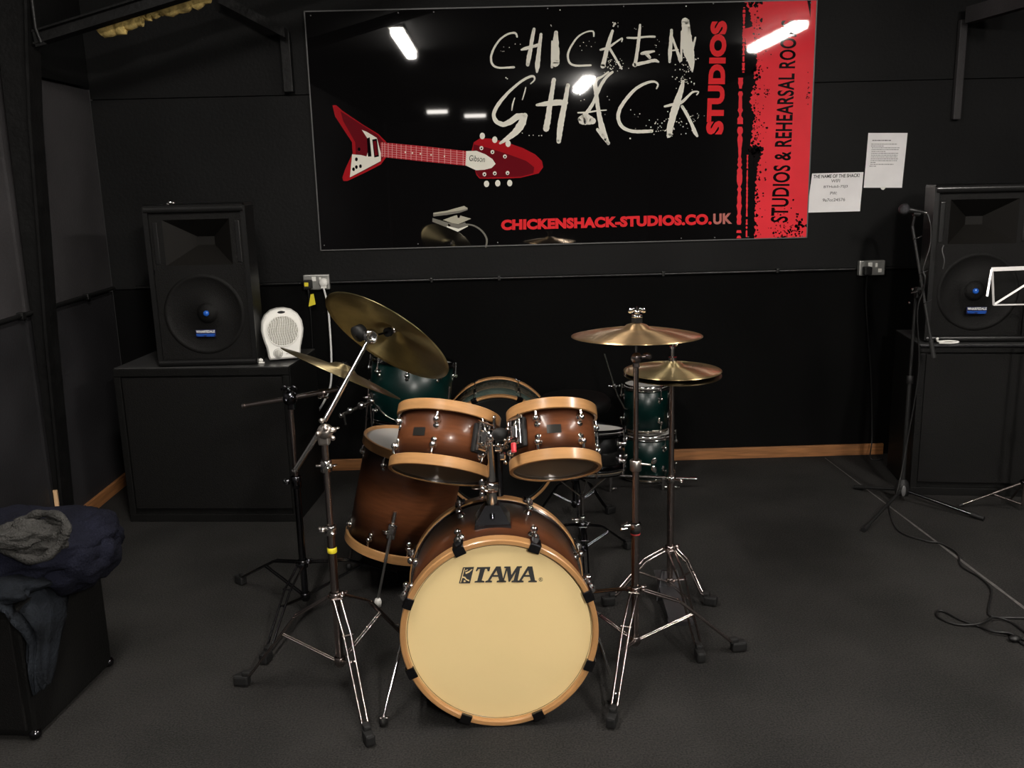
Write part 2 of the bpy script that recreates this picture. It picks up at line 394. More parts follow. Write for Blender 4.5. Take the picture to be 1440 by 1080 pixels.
for t0, t1, r0 in segs:
    pts = [f0.lerp(f1, t0+(t1-t0)*i/14) + Vector((0, 0, .006*math.sin(i*1.7)+.004*random.random())) for i in range(15)]
    b.tube(pts, [max(.004, r0*(.72+.35*random.random())*(1-.3*abs(i-7)/7)) for i in range(15)], 10)
single(b, 'insulation_strip', M_foam, f0, 'ragged strip of yellow insulation foam under the ceiling at top left', 'insulation')
# seam battens and conduit
b = MB(); b.tube([(-1.96, YW-.012, 1.073), (-1.06, YW-.012, 1.073)], .009, 8); b.tube([(-.9, YW-.012, 1.073), (1.98, YW-.012, 1.069)], .009, 8)
for x in (.02, -.35, .92, 1.55): b.box((x, YW-.012, 1.071), (.016, .02, .026), bev=.003)
b.tube([(2.14, YW-.012, 1.07), (3.1, YW-.012, 1.07)], .009, 8)
single(b, 'cable_conduit', M_plastic, (0, YW-.012, 1.07), 'thin black cable conduit running along the back wall between the sockets', 'conduit')
b = MB(); b.tube([(XL+.014, YW-.02, 1.075), (XL+.014, 3.3, 1.065)], .011, 8)
for y in (4.72, 4.28, 4.05): b.box((XL+.014, y, 1.07), (.03, .03, .03), bev=.004)
single(b, 'wall_conduit', M_plastic, (XL+.014, 4.2, 1.07), 'black conduit along the left wall passing behind the column', 'conduit')

# lamps (their reflections show in the glossy sign)
for (x, y, hl, wd, k, ax, lab) in LAMPS:
    t = thing('ceiling_light', lab, 'ceiling light', (x, y, ZC))
    sx, sy = (wd, 2*hl) if ax == 'y' else (2*hl, wd)
    b = MB(); b.box((x, y, ZC-.012), (sx+.03, sy+.03, .024), bev=.004); part(b, 'housing', M_white, t)
    b = MB(); b.box((x, y, ZC-.052), (sx, sy, .055), bev=.02); part(b, 'diffuser', emis('lamp_glow', (1, .94, .87), LAMP_POWER*k), t)

# ================================================================== THE SIGN
YS = YW-.012
def S(px, py, k=0): return W(px, py, YS) + Vector((0, -.0006*(k+1), 0))
def A2(x, y, k=0): return S(670+x/2.9388, y/2.9388, k)          # lettering detail coordinates
def A1(x, y, k=0): return S(420+x/4, y/4, k)                    # guitar detail coordinates
def A5(x, y, k=0): return S(520+x/5.538, 240+y/5.538, k)
def flat(mb, pts, fn, k): mb.add([fn(x, y, k) for x, y in pts], [tuple(range(len(pts)))])
sign = thing('studio_sign', 'large glossy black and red printed sign panel high on the back wall', 'sign', (.38, YS, 1.24))
b = MB()
c = [W(427, 16, YS), W(1147, 0, YS), W(1136, 336, YS), W(452, 350, YS)]
x0, x1 = (c[0].x+c[3].x)/2, (c[1].x+c[2].x)/2; z0, z1 = (c[2].z+c[3].z)/2, (c[0].z+c[1].z)/2
b.box(((x0+x1)/2, YS+.0055, (z0+z1)/2), (x1-x0, .011, z1-z0)); part(b, 'panel', M_sb, sign)
b = MB()
for (cx, cz, sx, sz) in (((x0+x1)/2, z1, x1-x0, .004), ((x0+x1)/2, z0, x1-x0, .0035), (x0, (z0+z1)/2, .004, z1-z0), (x1, (z0+z1)/2, .004, z1-z0)):
    b.box((cx, YS+.004, cz), (sx+.002, .012, sz+.002))
part(b, 'edge_strip', M_edge, sign)
def inpanel(v): return Vector((min(max(v.x, x0), x1), v.y, min(max(v.z, z0), z1)))
# red band with ragged left edge
random.seed(3)
b = MB(); left = []
prof = [(0, 1100), (30, 1125), (110, 1140), (120, 1105), (200, 1112), (215, 1150), (260, 1160), (300, 1140), (330, 1150), (420, 1130), (480, 1150), (560, 1138), (600, 1130), (640, 1175), (700, 1160), (800, 1152), (1000, 1150)]
y = -6
while y < 1004:
    for (ya, xa), (yb, xb) in zip(prof, prof[1:]):
        if ya <= max(y, 0) <= yb: xx = xa+(xb-xa)*(max(y, 0)-ya)/(yb-ya)
    left.append((xx+random.uniform(-5, 5), y)); y += 6
red = [inpanel(A2(x, y)) for x, y in left]
rz0, rz1 = z0+.001, z1-.001
vs = []; fs = []
for i, v in enumerate(red): vs += [v, Vector((x1-.001, v.y, v.z))]
fs = [(2*i, 2*i+1, 2*i+3, 2*i+2) for i in range(len(red)-1)]
b.add(vs, fs)
for (xa, ya, yb, wd) in ((1092, 310, 985, 16), (1106, 30, 300, 9), (1120, 640, 980, 6)):   # thin red slivers
    n = 60; pl = []; pr = []
    for i in range(n+1):
        yy = ya+(yb-ya)*i/n; ww_ = wd*random.uniform(.25, .75); pl.append((xa-ww_-8*(yy-ya)/700, yy)); pr.append((xa+ww_-8*(yy-ya)/700, yy))
    for i in range(n):
        if random.random() < .86: b.add([inpanel(A2(*pl[i])), inpanel(A2(*pr[i])), inpanel(A2(*pr[i+1])), inpanel(A2(*pl[i+1]))], [(0, 1, 2, 3)])
part(b, 'red_band', M_sr, sign)
b = MB()      # black grunge splatter over the red band
def blob(mb, x, y, r, fn, k, n=9, jag=.5):
    mb.add([inpanel(fn(x+r*math.cos(2*PI*i/n)*random.uniform(1-jag, 1+jag*.5), y+r*math.sin(2*PI*i/n)*random.uniform(1-jag, 1+jag*.5), k)) for i in range(n)], [tuple(range(n))])
for i in range(230):
    yy = random.uniform(0, 985); xx = 1145+abs(random.gauss(0, 22)); blob(b, xx, yy, random.choice((1.5, 2, 3, 4, 6)), A2, 1)
for i in range(90):
    t = random.random(); yy = 990-abs(random.gauss(0, 55)); xx = random.uniform(1160, 1350)*.5+random.uniform(1250, 1350)*.5; blob(b, xx, yy, random.uniform(1.5, 5), A2, 1)
for i in range(26): blob(b, 1335+random.gauss(0, 10), 940+random.gauss(0, 22), random.uniform(3, 8), A2, 1)
for i in range(14): blob(b, 1370+random.gauss(0, 6), 380+random.gauss(0, 26), random.uniform(1.5, 4), A2, 1)
for i in range(30): blob(b, 1150+random.gauss(0, 16), 620+random.gauss(0, 14), random.uniform(4, 13), A2, 1)
for i in range(24): blob(b, 1140+random.gauss(0, 16), 12+random.gauss(0, 10), random.uniform(3, 9), A2, 1)
for i in range(24): blob(b, 1150+random.gauss(0, 12), 290+random.gauss(0, 14), random.uniform(3, 9), A2, 1)
for i in range(16): blob(b, 1200+random.gauss(0, 6), 380+random.gauss(0, 10), random.uniform(1.5, 4), A2, 1)
flat(b, [(1366, 0), (1382, 0), (1380, 75), (1374, 40)], lambda x, y, k: inpanel(A2(x, y, k)), 1)
part(b, 'splatter_print', M_sink, sign)
# printed words
def words(name, items, m, k=2, bold=.03, up=None):
    b = MB()
    for s, q in items: quad_text(b, s, q, lambda x, y: A2(x, y, k), bold)
    return part(b, name, m, sign)
words('studios_lettering', [('STUDIOS', [(1020, 556), (1036, 86), (968, 86), (948, 556)])], M_st, bold=.062)
words('rehearsal_lettering', [('STUDIOS & REHEARSAL ROOMS', [(1287, 918), (1326, 84), (1260, 84), (1215, 918)])], M_sink, bold=.022)
words('web_address_lettering', [('CHICKENSHACK-STUDIOS.CO.', [(102, 952), (972, 928), (972, 883), (102, 908)])], M_st, bold=.062)
words('web_ending_lettering', [('UK', [(978, 928), (1056, 925), (1056, 880), (978, 883)])], M_suk, bold=.045)  # same red as the address, paled by a painted-in reflection
# brushed title lettering
def stroke(mb, pts, fn, k, wscale=1.0, jit=.10):
    P = []
    for i in range(len(pts)-1):
        p0 = pts[max(i-1, 0)]; p1 = pts[i]; p2 = pts[i+1]; p3 = pts[min(i+2, len(pts)-1)]
        n = max(3, int(math.hypot(p2[0]-p1[0], p2[1]-p1[1])/7))
        for j in range(n):
            t = j/n; P.append([.5*(2*p1[q]+(p2[q]-p0[q])*t+(2*p0[q]-5*p1[q]+4*p2[q]-p3[q])*t*t+(3*p1[q]-p0[q]-3*p2[q]+p3[q])*t**3) for q in range(3)])
    P.append(list(pts[-1])); L = []; Rg = []
    for i, p in enumerate(P):
        a = P[max(0, i-1)]; c = P[min(len(P)-1, i+1)]; dx, dy = c[0]-a[0], c[1]-a[1]; l = math.hypot(dx, dy) or 1
        h = p[2]*.5*wscale; nx, ny = -dy/l, dx/l
        L.append((p[0]+nx*h*random.uniform(1-jit, 1+jit), p[1]+ny*h*random.uniform(1-jit, 1+jit)))
        Rg.append((p[0]-nx*h*random.uniform(1-jit, 1+jit), p[1]-ny*h*random.uniform(1-jit, 1+jit)))
    vs = []
    for l_, r_ in zip(L, Rg): vs += [fn(l_[0], l_[1], k), fn(r_[0], r_[1], k)]
    mb.add(vs, [(2*i, 2*i+1, 2*i+3, 2*i+2) for i in range(len(L)-1)])
    for e, q in ((0, 1), (-1, -2)):
        r = P[e][2]*.5*wscale; mb.add([fn(P[e][0]+r*math.cos(2*PI*i/8), P[e][1]+r*math.sin(2*PI*i/8), k) for i in range(8)], [tuple(range(8))])
def brush(name, strokes, dots):
    b = MB()
    for i, s in enumerate(strokes): stroke(b, s, A2, 2+(i % 3)*.25)
    for (cx, cy, sx, sy, n, r) in dots:
        for i in range(n): blob(b, cx+random.gauss(0, sx), cy+random.gauss(0, sy), random.uniform(.5, 1)*r, A2, 3, 7, .3)
    part(b, name, M_sw, sign)
random.seed(11)
brush('chicken_lettering', [
    [(168, 153, 6), (160, 137, 9), (130, 141, 8), (95, 166, 8), (70, 205, 9), (60, 240, 9), (68, 268, 9), (95, 280, 8), (155, 278, 9)],
    [(238, 120, 12), (230, 160, 15), (224, 200, 16), (216, 240, 18), (212, 268, 14)],
    [(267, 142, 12), (262, 180, 14), (256, 230, 17), (252, 270, 20), (250, 298, 8)],
    [(186, 206, 7), (205, 200, 14), (235, 192, 12), (262, 184, 14)],
    [(329, 134, 16), (327, 180, 26), (325, 220, 28), (326, 262, 30)], [(312, 170, 6), (312, 278, 10)],
    [(340, 200, 6), (336, 262, 14)],
    [(485, 150, 6), (482, 130, 7), (455, 132, 6), (420, 152, 7), (392, 190, 8), (378, 225, 9), (384, 258, 9), (410, 271, 9), (472, 270, 8)],
    [(562, 128, 12), (552, 160, 15), (540, 200, 17), (530, 240, 18), (522, 274, 20)],
    [(512, 206, 8), (545, 196, 10), (580, 172, 7), (602, 158, 7), (600, 172, 5)],
    [(548, 196, 10), (562, 220, 10), (580, 250, 9), (600, 284, 8)], [(572, 96, 8), (566, 108, 8)],
    [(676, 103, 9), (672, 150, 13), (666, 200, 14), (660, 240, 14), (655, 270, 15)],
    [(623, 156, 8), (660, 157, 9), (700, 152, 8), (736, 152, 9)],
    [(682, 222, 10), (700, 218, 16), (734, 212, 8)], [(702, 222, 16), (716, 238, 12)],
    [(652, 268, 16), (700, 258, 13), (735, 250, 14), (752, 256, 8)],
    [(806, 125, 12), (803, 170, 14), (800, 215, 16), (798, 256, 10)],
    [(804, 140, 8), (818, 180, 10), (832, 220, 12), (842, 250, 14)],
    [(800, 210, 6), (832, 206, 7)],
    [(862, 88, 30), (866, 130, 36), (872, 180, 46), (880, 225, 42), (888, 262, 24), (892, 296, 6)],
    [(905, 155, 7), (896, 190, 10), (888, 220, 10)], [(848, 130, 8), (846, 250, 9)], [(876, 84, 6), (880, 130, 10)]],
    [(570, 262, 22, 16, 40, 3), (640, 110, 40, 14, 5, 2), (130, 215, 26, 26, 8, 2.2), (450, 185, 20, 16, 7, 2.2), (870, 275, 16, 14, 26, 3.4), (575, 100, 7, 5, 6, 3), (310, 105, 4, 4, 3, 3), (745, 190, 6, 14, 7, 2.4), (345, 42, 1, 1, 1, 3), (865, 27, 1, 1, 1, 4)])
brush('shack_lettering', [
    [(224, 346, 5), (240, 330, 7), (236, 316, 9), (218, 318, 10), (186, 336, 10), (150, 365, 11), (115, 400, 13), (88, 435, 15), (72, 470, 15), (80, 500, 18), (110, 514, 20), (142, 502, 24), (170, 482, 26), (202, 478, 20)],
    [(200, 476, 20), (192, 500, 30), (178, 525, 32), (155, 552, 26), (125, 574, 18), (98, 592, 10)],
    [(204, 362, 4), (198, 385, 5), (190, 412, 4)], [(158, 405, 4), (150, 430, 6), (146, 456, 4)],
    [(320, 330, 18), (312, 380, 18), (304, 430, 20), (296, 490, 24), (288, 532, 26)],
    [(378, 352, 16), (370, 400, 18), (358, 460, 24), (346, 530, 24), (340, 585, 18)],
    [(250, 434, 10), (290, 428, 20), (330, 424, 24), (368, 424, 22)],
    [(562, 298, 10), (538, 318, 12), (516, 350, 14), (500, 385, 14), (480, 430, 14), (452, 470, 16), (428, 492, 18)],
    [(545, 298, 8), (520, 316, 8), (492, 335, 16), (494, 380, 18), (500, 430, 16), (510, 490, 20), (524, 545, 24), (545, 594, 12)],
    [(420, 466, 6), (460, 464, 7), (500, 458, 6), (536, 455, 5)], [(440, 496, 40), (458, 494, 44), (480, 500, 28)], [(500, 535, 12), (520, 560, 16), (546, 592, 14)],
    [(744, 366, 6), (750, 350, 7), (736, 338, 9), (705, 342, 11), (660, 366, 13), (620, 408, 14), (592, 452, 15), (586, 490, 15), (604, 526, 15), (650, 543, 14), (724, 542, 14)],
    [(854, 336, 12), (846, 370, 20), (830, 420, 28), (814, 470, 28), (802, 520, 26), (795, 560, 20)],
    [(778, 440, 8), (810, 432, 12), (846, 424, 12), (876, 396, 10), (895, 380, 8), (918, 380, 6), (910, 392, 5)],
    [(850, 440, 12), (868, 470, 13), (888, 510, 13), (902, 545, 16), (912, 562, 10)]],
    [(800, 520, 40, 22, 60, 3), (860, 330, 24, 16, 34, 3.4), (660, 445, 30, 30, 7, 2.6), (440, 400, 12, 14, 6, 2.5), (260, 560, 30, 6, 4, 4), (120, 330, 8, 8, 2, 4), (510, 430, 22, 22, 8, 2.4), (633, 574, 1, 1, 1, 4), (186, 548, 3, 3, 2, 4), (905, 480, 16, 16, 14, 2)])
# printed guitar
b = MB()
G = [M_sgd, M_sgl, M_sw, M_sink, M_sgn, M_spink]
def gp(pts, ci, k): b.cur = ci; flat(b, pts, A1, k)
gp([(190, 592), (212, 592), (245, 622), (360, 700), (450, 755), (494, 800), (496, 880), (462, 926), (380, 968), (275, 1018), (252, 1018), (246, 1000), (262, 950), (304, 862), (300, 800), (205, 655)], 1, 1)
gp([(235, 625), (360, 705), (446, 760), (482, 802), (484, 874), (455, 915), (380, 955), (285, 1000), (322, 870), (318, 800), (250, 680)], 0, 1.5)
gp([(355, 730), (384, 742), (440, 776), (464, 865), (462, 906), (376, 952), (288, 998), (301, 868), (350, 872), (382, 880), (396, 830), (388, 780)], 2, 2)
for q in ([(384, 778), (400, 772), (410, 880), (390, 882)], [(414, 785), (440, 780), (452, 880), (426, 886)]): gp(q, 3, 2.5)
gp([(419, 795), (436, 792), (446, 872), (430, 876)], 0, 3)
for cx, cy in ((325, 896), (325, 940), (348, 935), (340, 840), (309, 952)):
    gp([(cx+8*math.cos(i*PI/4), cy+11*math.sin(i*PI/4)) for i in range(8)], 3, 2.6)
gp([(462, 800), (700, 822), (945, 850), (940, 932), (700, 908), (462, 882)], 4, 2)
for i in range(17):
    t = (i/16)**1.25; xa = 470+t*455; ya = 800+(xa-462)*.1035; yb = 882+(xa-462)*.1035*1.0; gp([(xa-1.5, ya), (xa+2, ya), (xa+2, yb), (xa-1.5, yb)], 5, 2.4)
for i in range(6):
    o = 10+i*12.6; gp([(462, 800+o), (945, 850+o), (945, 852+o), (462, 802+o)], 5, 2.6)
for xx in (600, 640, 685, 745, 820): gp([(xx-5, 842+(xx-462)*.1035), (xx, 836+(xx-462)*.1035), (xx+5, 842+(xx-462)*.1035), (xx, 848+(xx-462)*.1035)], 2, 2.8)
gp([(985, 800), (1020, 778), (1080, 780), (1150, 795), (1260, 832), (1330, 868), (1368, 905), (1376, 940), (1350, 975), (1250, 1000), (1150, 1004), (1018, 1005), (1000, 985), (990, 950), (960, 900)], 1, 1)
gp([(985, 812), (1060, 830), (1180, 868), (1280, 905), (1325, 940), (1320, 975), (1250, 994), (1020, 1000), (1000, 975), (975, 905)], 0, 1.5)
gp([(942, 850), (1000, 848), (1050, 868), (1090, 895), (1108, 922), (1085, 945), (1045, 955), (998, 958), (938, 930)], 2, 2.2)
for cx, cy in ((1033, 765), (1103, 786), (1178, 808), (1057, 1034), (1120, 1031), (1187, 1030)):
    gp([(cx+15*math.cos(i*PI/5), cy+19*math.sin(i*PI/5)) for i in range(10)], 2, 2)
for cx, cy in ((1028, 833), (1090, 855), (1160, 880), (1045, 980), (1103, 975), (1175, 973)):
    gp([(cx+11*math.cos(i*PI/4), cy+12*math.sin(i*PI/4)) for i in range(8)], 2, 2.1); gp([(cx-4, cy-2), (cx+5, cy-3), (cx+4, cy+6), (cx-3, cy+7)], 3, 2.6)
b.cur = 3
quad_text(b, 'Gibson', [(958, 905), (1046, 912), (1050, 880), (962, 872)], lambda x, y: A1(x, y, 3), .0)
part(b, 'guitar_print', G, sign)
# printed foot pedal and lead
b = MB(); P5 = [M_sgrey, M_sgrey2, M_sw, M_sink]
def pp(pts, ci, k): b.cur = ci; flat(b, pts, A5, k)
pp([(495, 328), (600, 312), (735, 274), (762, 290), (762, 306), (700, 328), (600, 345), (495, 357)], 0, 2)
pp([(495, 340), (700, 312), (762, 296), (762, 306), (700, 328), (600, 345), (495, 357)], 1, 2.4)
pp([(570, 384), (660, 350), (690, 345), (790, 374), (690, 416), (640, 408)], 0, 1.6)
pp([(488, 368), (600, 402), (690, 418), (740, 402), (765, 432), (685, 475), (488, 398)], 1, 1.2)
pp([(600, 430), (690, 452), (765, 428), (765, 434), (685, 476), (600, 440)], 2, 1.4)
pp([(680, 345), (705, 343), (700, 366), (685, 368)], 3, 2.6); pp([(610, 412), (632, 424), (620, 434), (610, 428)], 3, 2.6)
b.cur = 1; random.seed(2); stroke(b, [(745, 418, 12), (800, 425, 12), (850, 450, 13), (890, 490, 14), (912, 540, 14), (904, 594, 13)], A5, 1, jit=.02)
part(b, 'pedal_print', P5, sign)
b = MB()
for px, py in ((437, 22), (560, 18), (610, 17), (770, 12), (877, 9), (1003, 5), (1140, 4), (456, 345), (588, 343), (700, 341), (793, 339), (958, 335), (1005, 334), (1052, 333), (1128, 332)):
    q = W(px, py, YS); b.cyl((q.x, YS-.0005, q.z), (q.x, YS-.003, q.z), .0035, 10)
part(b, 'fixing_screws', M_edge, sign)

# ================================================================== PAPERS
def paper(name, corners, lab, Y=YW-.004):
    t = thing(name, lab, 'notice', W(*corners[3], Y))
    n = 8; vs = []; random.seed(5)
    def at(u, v):
        x = (1-u)*(1-v)*corners[3][0]+u*(1-v)*corners[2][0]+u*v*corners[1][0]+(1-u)*v*corners[0][0]
        y = (1-u)*(1-v)*corners[3][1]+u*(1-v)*corners[2][1]+u*v*corners[1][1]+(1-u)*v*corners[0][1]
        return W(x, y, Y) + Vector((0, -.0012*math.sin(u*5+v*4)-.003*(abs(v-.5)*2)**3*(1 if v < .5 else 0)-.0022, 0))
    b = MB(); b.add([at(i/n, j/n) for j in range(n+1) for i in range(n+1)], [(j*(n+1)+i, j*(n+1)+i+1, (j+1)*(n+1)+i+1, (j+1)*(n+1)+i) for j in range(n) for i in range(n)], True)
    part(b, 'sheet', M_paper, t); return t, at
t, at = paper('paper_notice', [(1142, 244), (1214, 242), (1209, 297), (1134, 299)], 'landscape white sheet with wifi details beside the sign')
def onp(at, mb, s, u0, u1, v0, v1, bold=0.0): quad_text(mb, s, [(u0, v0), (u1, v0), (u1, v1), (u0, v1)], lambda x, y: at(x, y)+Vector((0, -.0008, 0)), bold)
b = MB(); onp(at, b, 'THE NAME OF THE SHACK!', .03, .93, .875, .965, .02); part(b, 'handwriting', M_ink, t)
b = MB(); onp(at, b, 'WIFI', .39, .56, .755, .835, .01); onp(at, b, 'BTHub5-7SJ3', .26, .72, .60, .68, .01); onp(at, b, 'PW:', .40, .53, .44, .52, .01); onp(at, b, '9a7cc24576', .27, .70, .27, .35, .01); part(b, 'typed_lettering', M_gink, t)
t, at = paper('paper_notice', [(1221, 187), (1276, 187), (1268, 264), (1214, 264)], 'portrait white sheet of dense typed rules, higher and further right on the wall')
b = MB(); random.seed(9)
def bar(u0, u1, v, h):
    u = u0
    while u < u1:
        l = random.uniform(.02, .07); q = min(u+l, u1)
        b.add([at(u, v)+Vector((0, -.001, 0)), at(q, v)+Vector((0, -.001, 0)), at(q, v+h)+Vector((0, -.001, 0)), at(u, v+h)+Vector((0, -.001, 0))], [(0, 1, 2, 3)]); u = q+.012
bar(.12, .60, .855, .018)
for i, (a, e) in enumerate([(.1, .76), (.1, .42), (.12, .84), (.12, .82), (.12, .48), (.12, .82), (.12, .80), (.12, .80), (.12, .82), (.12, .80), (.12, .26), (.12, .72), (.1, .28)]): bar(a, e, .79-i*.0335, .011)
part(b, 'typed_lettering', M_gink, t)
b = MB(); q = at(.5, 0); b.add([q+Vector((-.018, -.001, .004)), q+Vector((.018, -.001, .004)), q+Vector((.004, -.001, -.012)), q+Vector((-.006, -.001, -.01))], [(0, 1, 2, 3)]); part(b, 'adhesive_tack', M_white, t)

# ================================================================== SOCKETS
def socket(px0, px1, py0, py1, lab, plugs):
    a, c = W(px0, py1, YW), W(px1, py0, YW); cx, cz = (a.x+c.x)/2, (a.z+c.z)/2
    t = thing('wall_socket', lab, 'socket', (cx, YW, cz))
    b = MB(); b.box((cx, YW-.018, cz), (.142, .034, .082), bev=.006); part(b, 'back_box', M_socket, t)
    b = MB(); b.box((cx-.012, YW-.037, cz+.018), (.022, .006, .024), bev=.002); b.box((cx+.022, YW-.037, cz+.016), (.012, .006, .022), bev=.002); part(b, 'switch', M_white, t)
    return t, cx, cz
t, cx, cz = socket(429, 464, 388, 404, 'metal double socket at left with a black plug and a white plug', 0)
sockL = (cx, cz)
b = MB(); b.box((cx-.042, YW-.056, cz-.008), (.045, .042, .048), bev=.006); b.cyl((cx-.042, YW-.056, cz-.03), (cx-.042, YW-.056, cz-.055), .006, 8)
o = single(b, 'plug', M_rubber, (cx-.042, YW-.056, cz-.008), 'black plug in the left half of the left socket', 'plug')
b = MB(); b.box((cx-.046, YW-.079, cz-.006), (.022, .004, .022), bev=.001)
p = b.build('sticker', M_yellow, o, Matrix.Translation(-Vector((cx-.042, YW-.056, cz-.008))))
b = MB(); b.tube(smooth_path([(cx-.042, YW-.056, cz-.055), (cx-.040, YW-.05, cz-.2), (cx-.05, YW-.03, cz-.5), (cx-.06, YW-.04, .06), (cx-.1, YW-.1, .01)]), .0035, 6)
single(b, 'plug_lead', M_cable, (cx-.042, YW-.056, cz-.05), 'thin black lead hanging down from the black plug at left', 'cable')
v = W(439, 422, YW-.06)
b = MB(); b.prism([W(437, 414, YW-.06), W(441, 413, YW-.06), W(444, 428, YW-.06), W(434, 431, YW-.06)], (0, -.003, 0)); single(b, 'cable_tag', M_yellow, v, 'small yellow tag hanging on the lead below the left socket', 'tag')
b = MB(); b.lathe([(.001, .022), (.020, .020), (.024, .012), (.024, 0)], frame((cx+.040, YW-.036, cz-.002), (0, -1, 0)), 20); b.box((cx+.04, YW-.045, cz-.018), (.03, .016, .03), bev=.004)
single(b, 'plug', M_white, (cx+.04, YW-.05, cz), 'white round plug in the right half of the left socket', 'plug')
b = MB(); b.tube(smooth_path([(cx+.04, YW-.05, cz-.03), W(461, 430, 5.0), W(464, 465, 4.98), W(466, 505, 4.96), W(465, 540, 4.95), W(457, 562, 4.93), W(447, 580, 4.92), W(440, 600, 4.92), W(436, 640, 4.9), W(434, 690, 4.85)]), .0055, 8)
single(b, 'white_lead', M_wcable, W(464, 465, 4.98), 'white mains lead hanging from the left socket behind the cymbals', 'cable')
t, cx, cz = socket(1206, 1240, 366, 386, 'metal double socket at right with one black plug', 0)
b = MB(); b.box((cx-.035, YW-.056, cz-.012), (.042, .042, .045), bev=.006)
single(b, 'plug', M_rubber, (cx-.035, YW-.056, cz-.012), 'black plug in the right wall socket', 'plug')
b = MB(); b.tube(smooth_path([(cx-.035, YW-.06, cz-.03), (cx-.02, YW-.03, cz-.2), (cx+.03, YW-.03, cz-.6), (cx+.05, YW-.05, .12), (cx+.02, YW-.12, .012), (2.15, 4.95, .01)]), .0035, 6)
single(b, 'plug_lead', M_cable, (cx-.035, YW-.06, cz-.03), 'thin black lead hanging down from the right socket', 'cable')
b = MB(); q = W(1224, 386, YW); b.box((cx+.043, YW-.036, cz-.014), (.02, .005, .02), bev=.002); single(b, 'socket_sticker', M_white, (cx+.043, YW-.036, cz-.014), 'pale sticker on the empty half of the right socket', 'sticker')

# ================================================================== PA CABINETS AND SPEAKERS
def cabinet(M, w_, d_, h_, lab):
    """front-left bottom corner at the origin of M, x right, y back"""
    t = thing('bass_cabinet', lab, 'cabinet', M)
    b = MB(); b.box((w_/2, d_/2+.008, h_/2), (w_, d_-.016, h_-.0), bev=.006); lpart(b, 'body', M_box, t)
    b = MB(); b.box((w_/2, d_/2, h_+.002), (w_-.004, d_-.004, .004), bev=.001); lpart(b, 'top_board', M_top, t)  # thin sheet added to carry the painted sheen
    b = MB(); b.box((w_/2, .004, h_/2+.01), (w_-.07, .012, h_-.11), bev=.003); lpart(b, 'front_panel', M_grille, t)
    b = MB()
    for (cx, cz, sx, sz) in ((w_/2, .02, w_, .04), (w_/2, h_-.018, w_, .036), (.016, h_/2, .032, h_-.076), (w_-.016, h_/2, .032, h_-.076)): b.box((cx, .0, cz), (sx, .016, sz), bev=.003)
    lpart(b, 'front_frame', M_box, t)
    return t
Mc = Matrix.Translation((-1.828, 4.341, 0)) @ Matrix.Rotation(R_(-4.9), 4, 'Z')
cabinet(Mc, .85, .46, .765, 'big black cabinet at left standing under a speaker and a fan heater')
Mc2 = Matrix.Translation((2.052, 4.39, 0)) @ Matrix.Rotation(R_(-9), 4, 'Z')
ct = cabinet(Mc2, .85, .44, .762, 'big black cabinet at right standing under the other speaker, shiny front edge')
b = MB(); b.box((.425, -.006, .758), (.85, .02, .010), bev=.003); lpart(b, 'edge_trim', M_bchrome, ct)
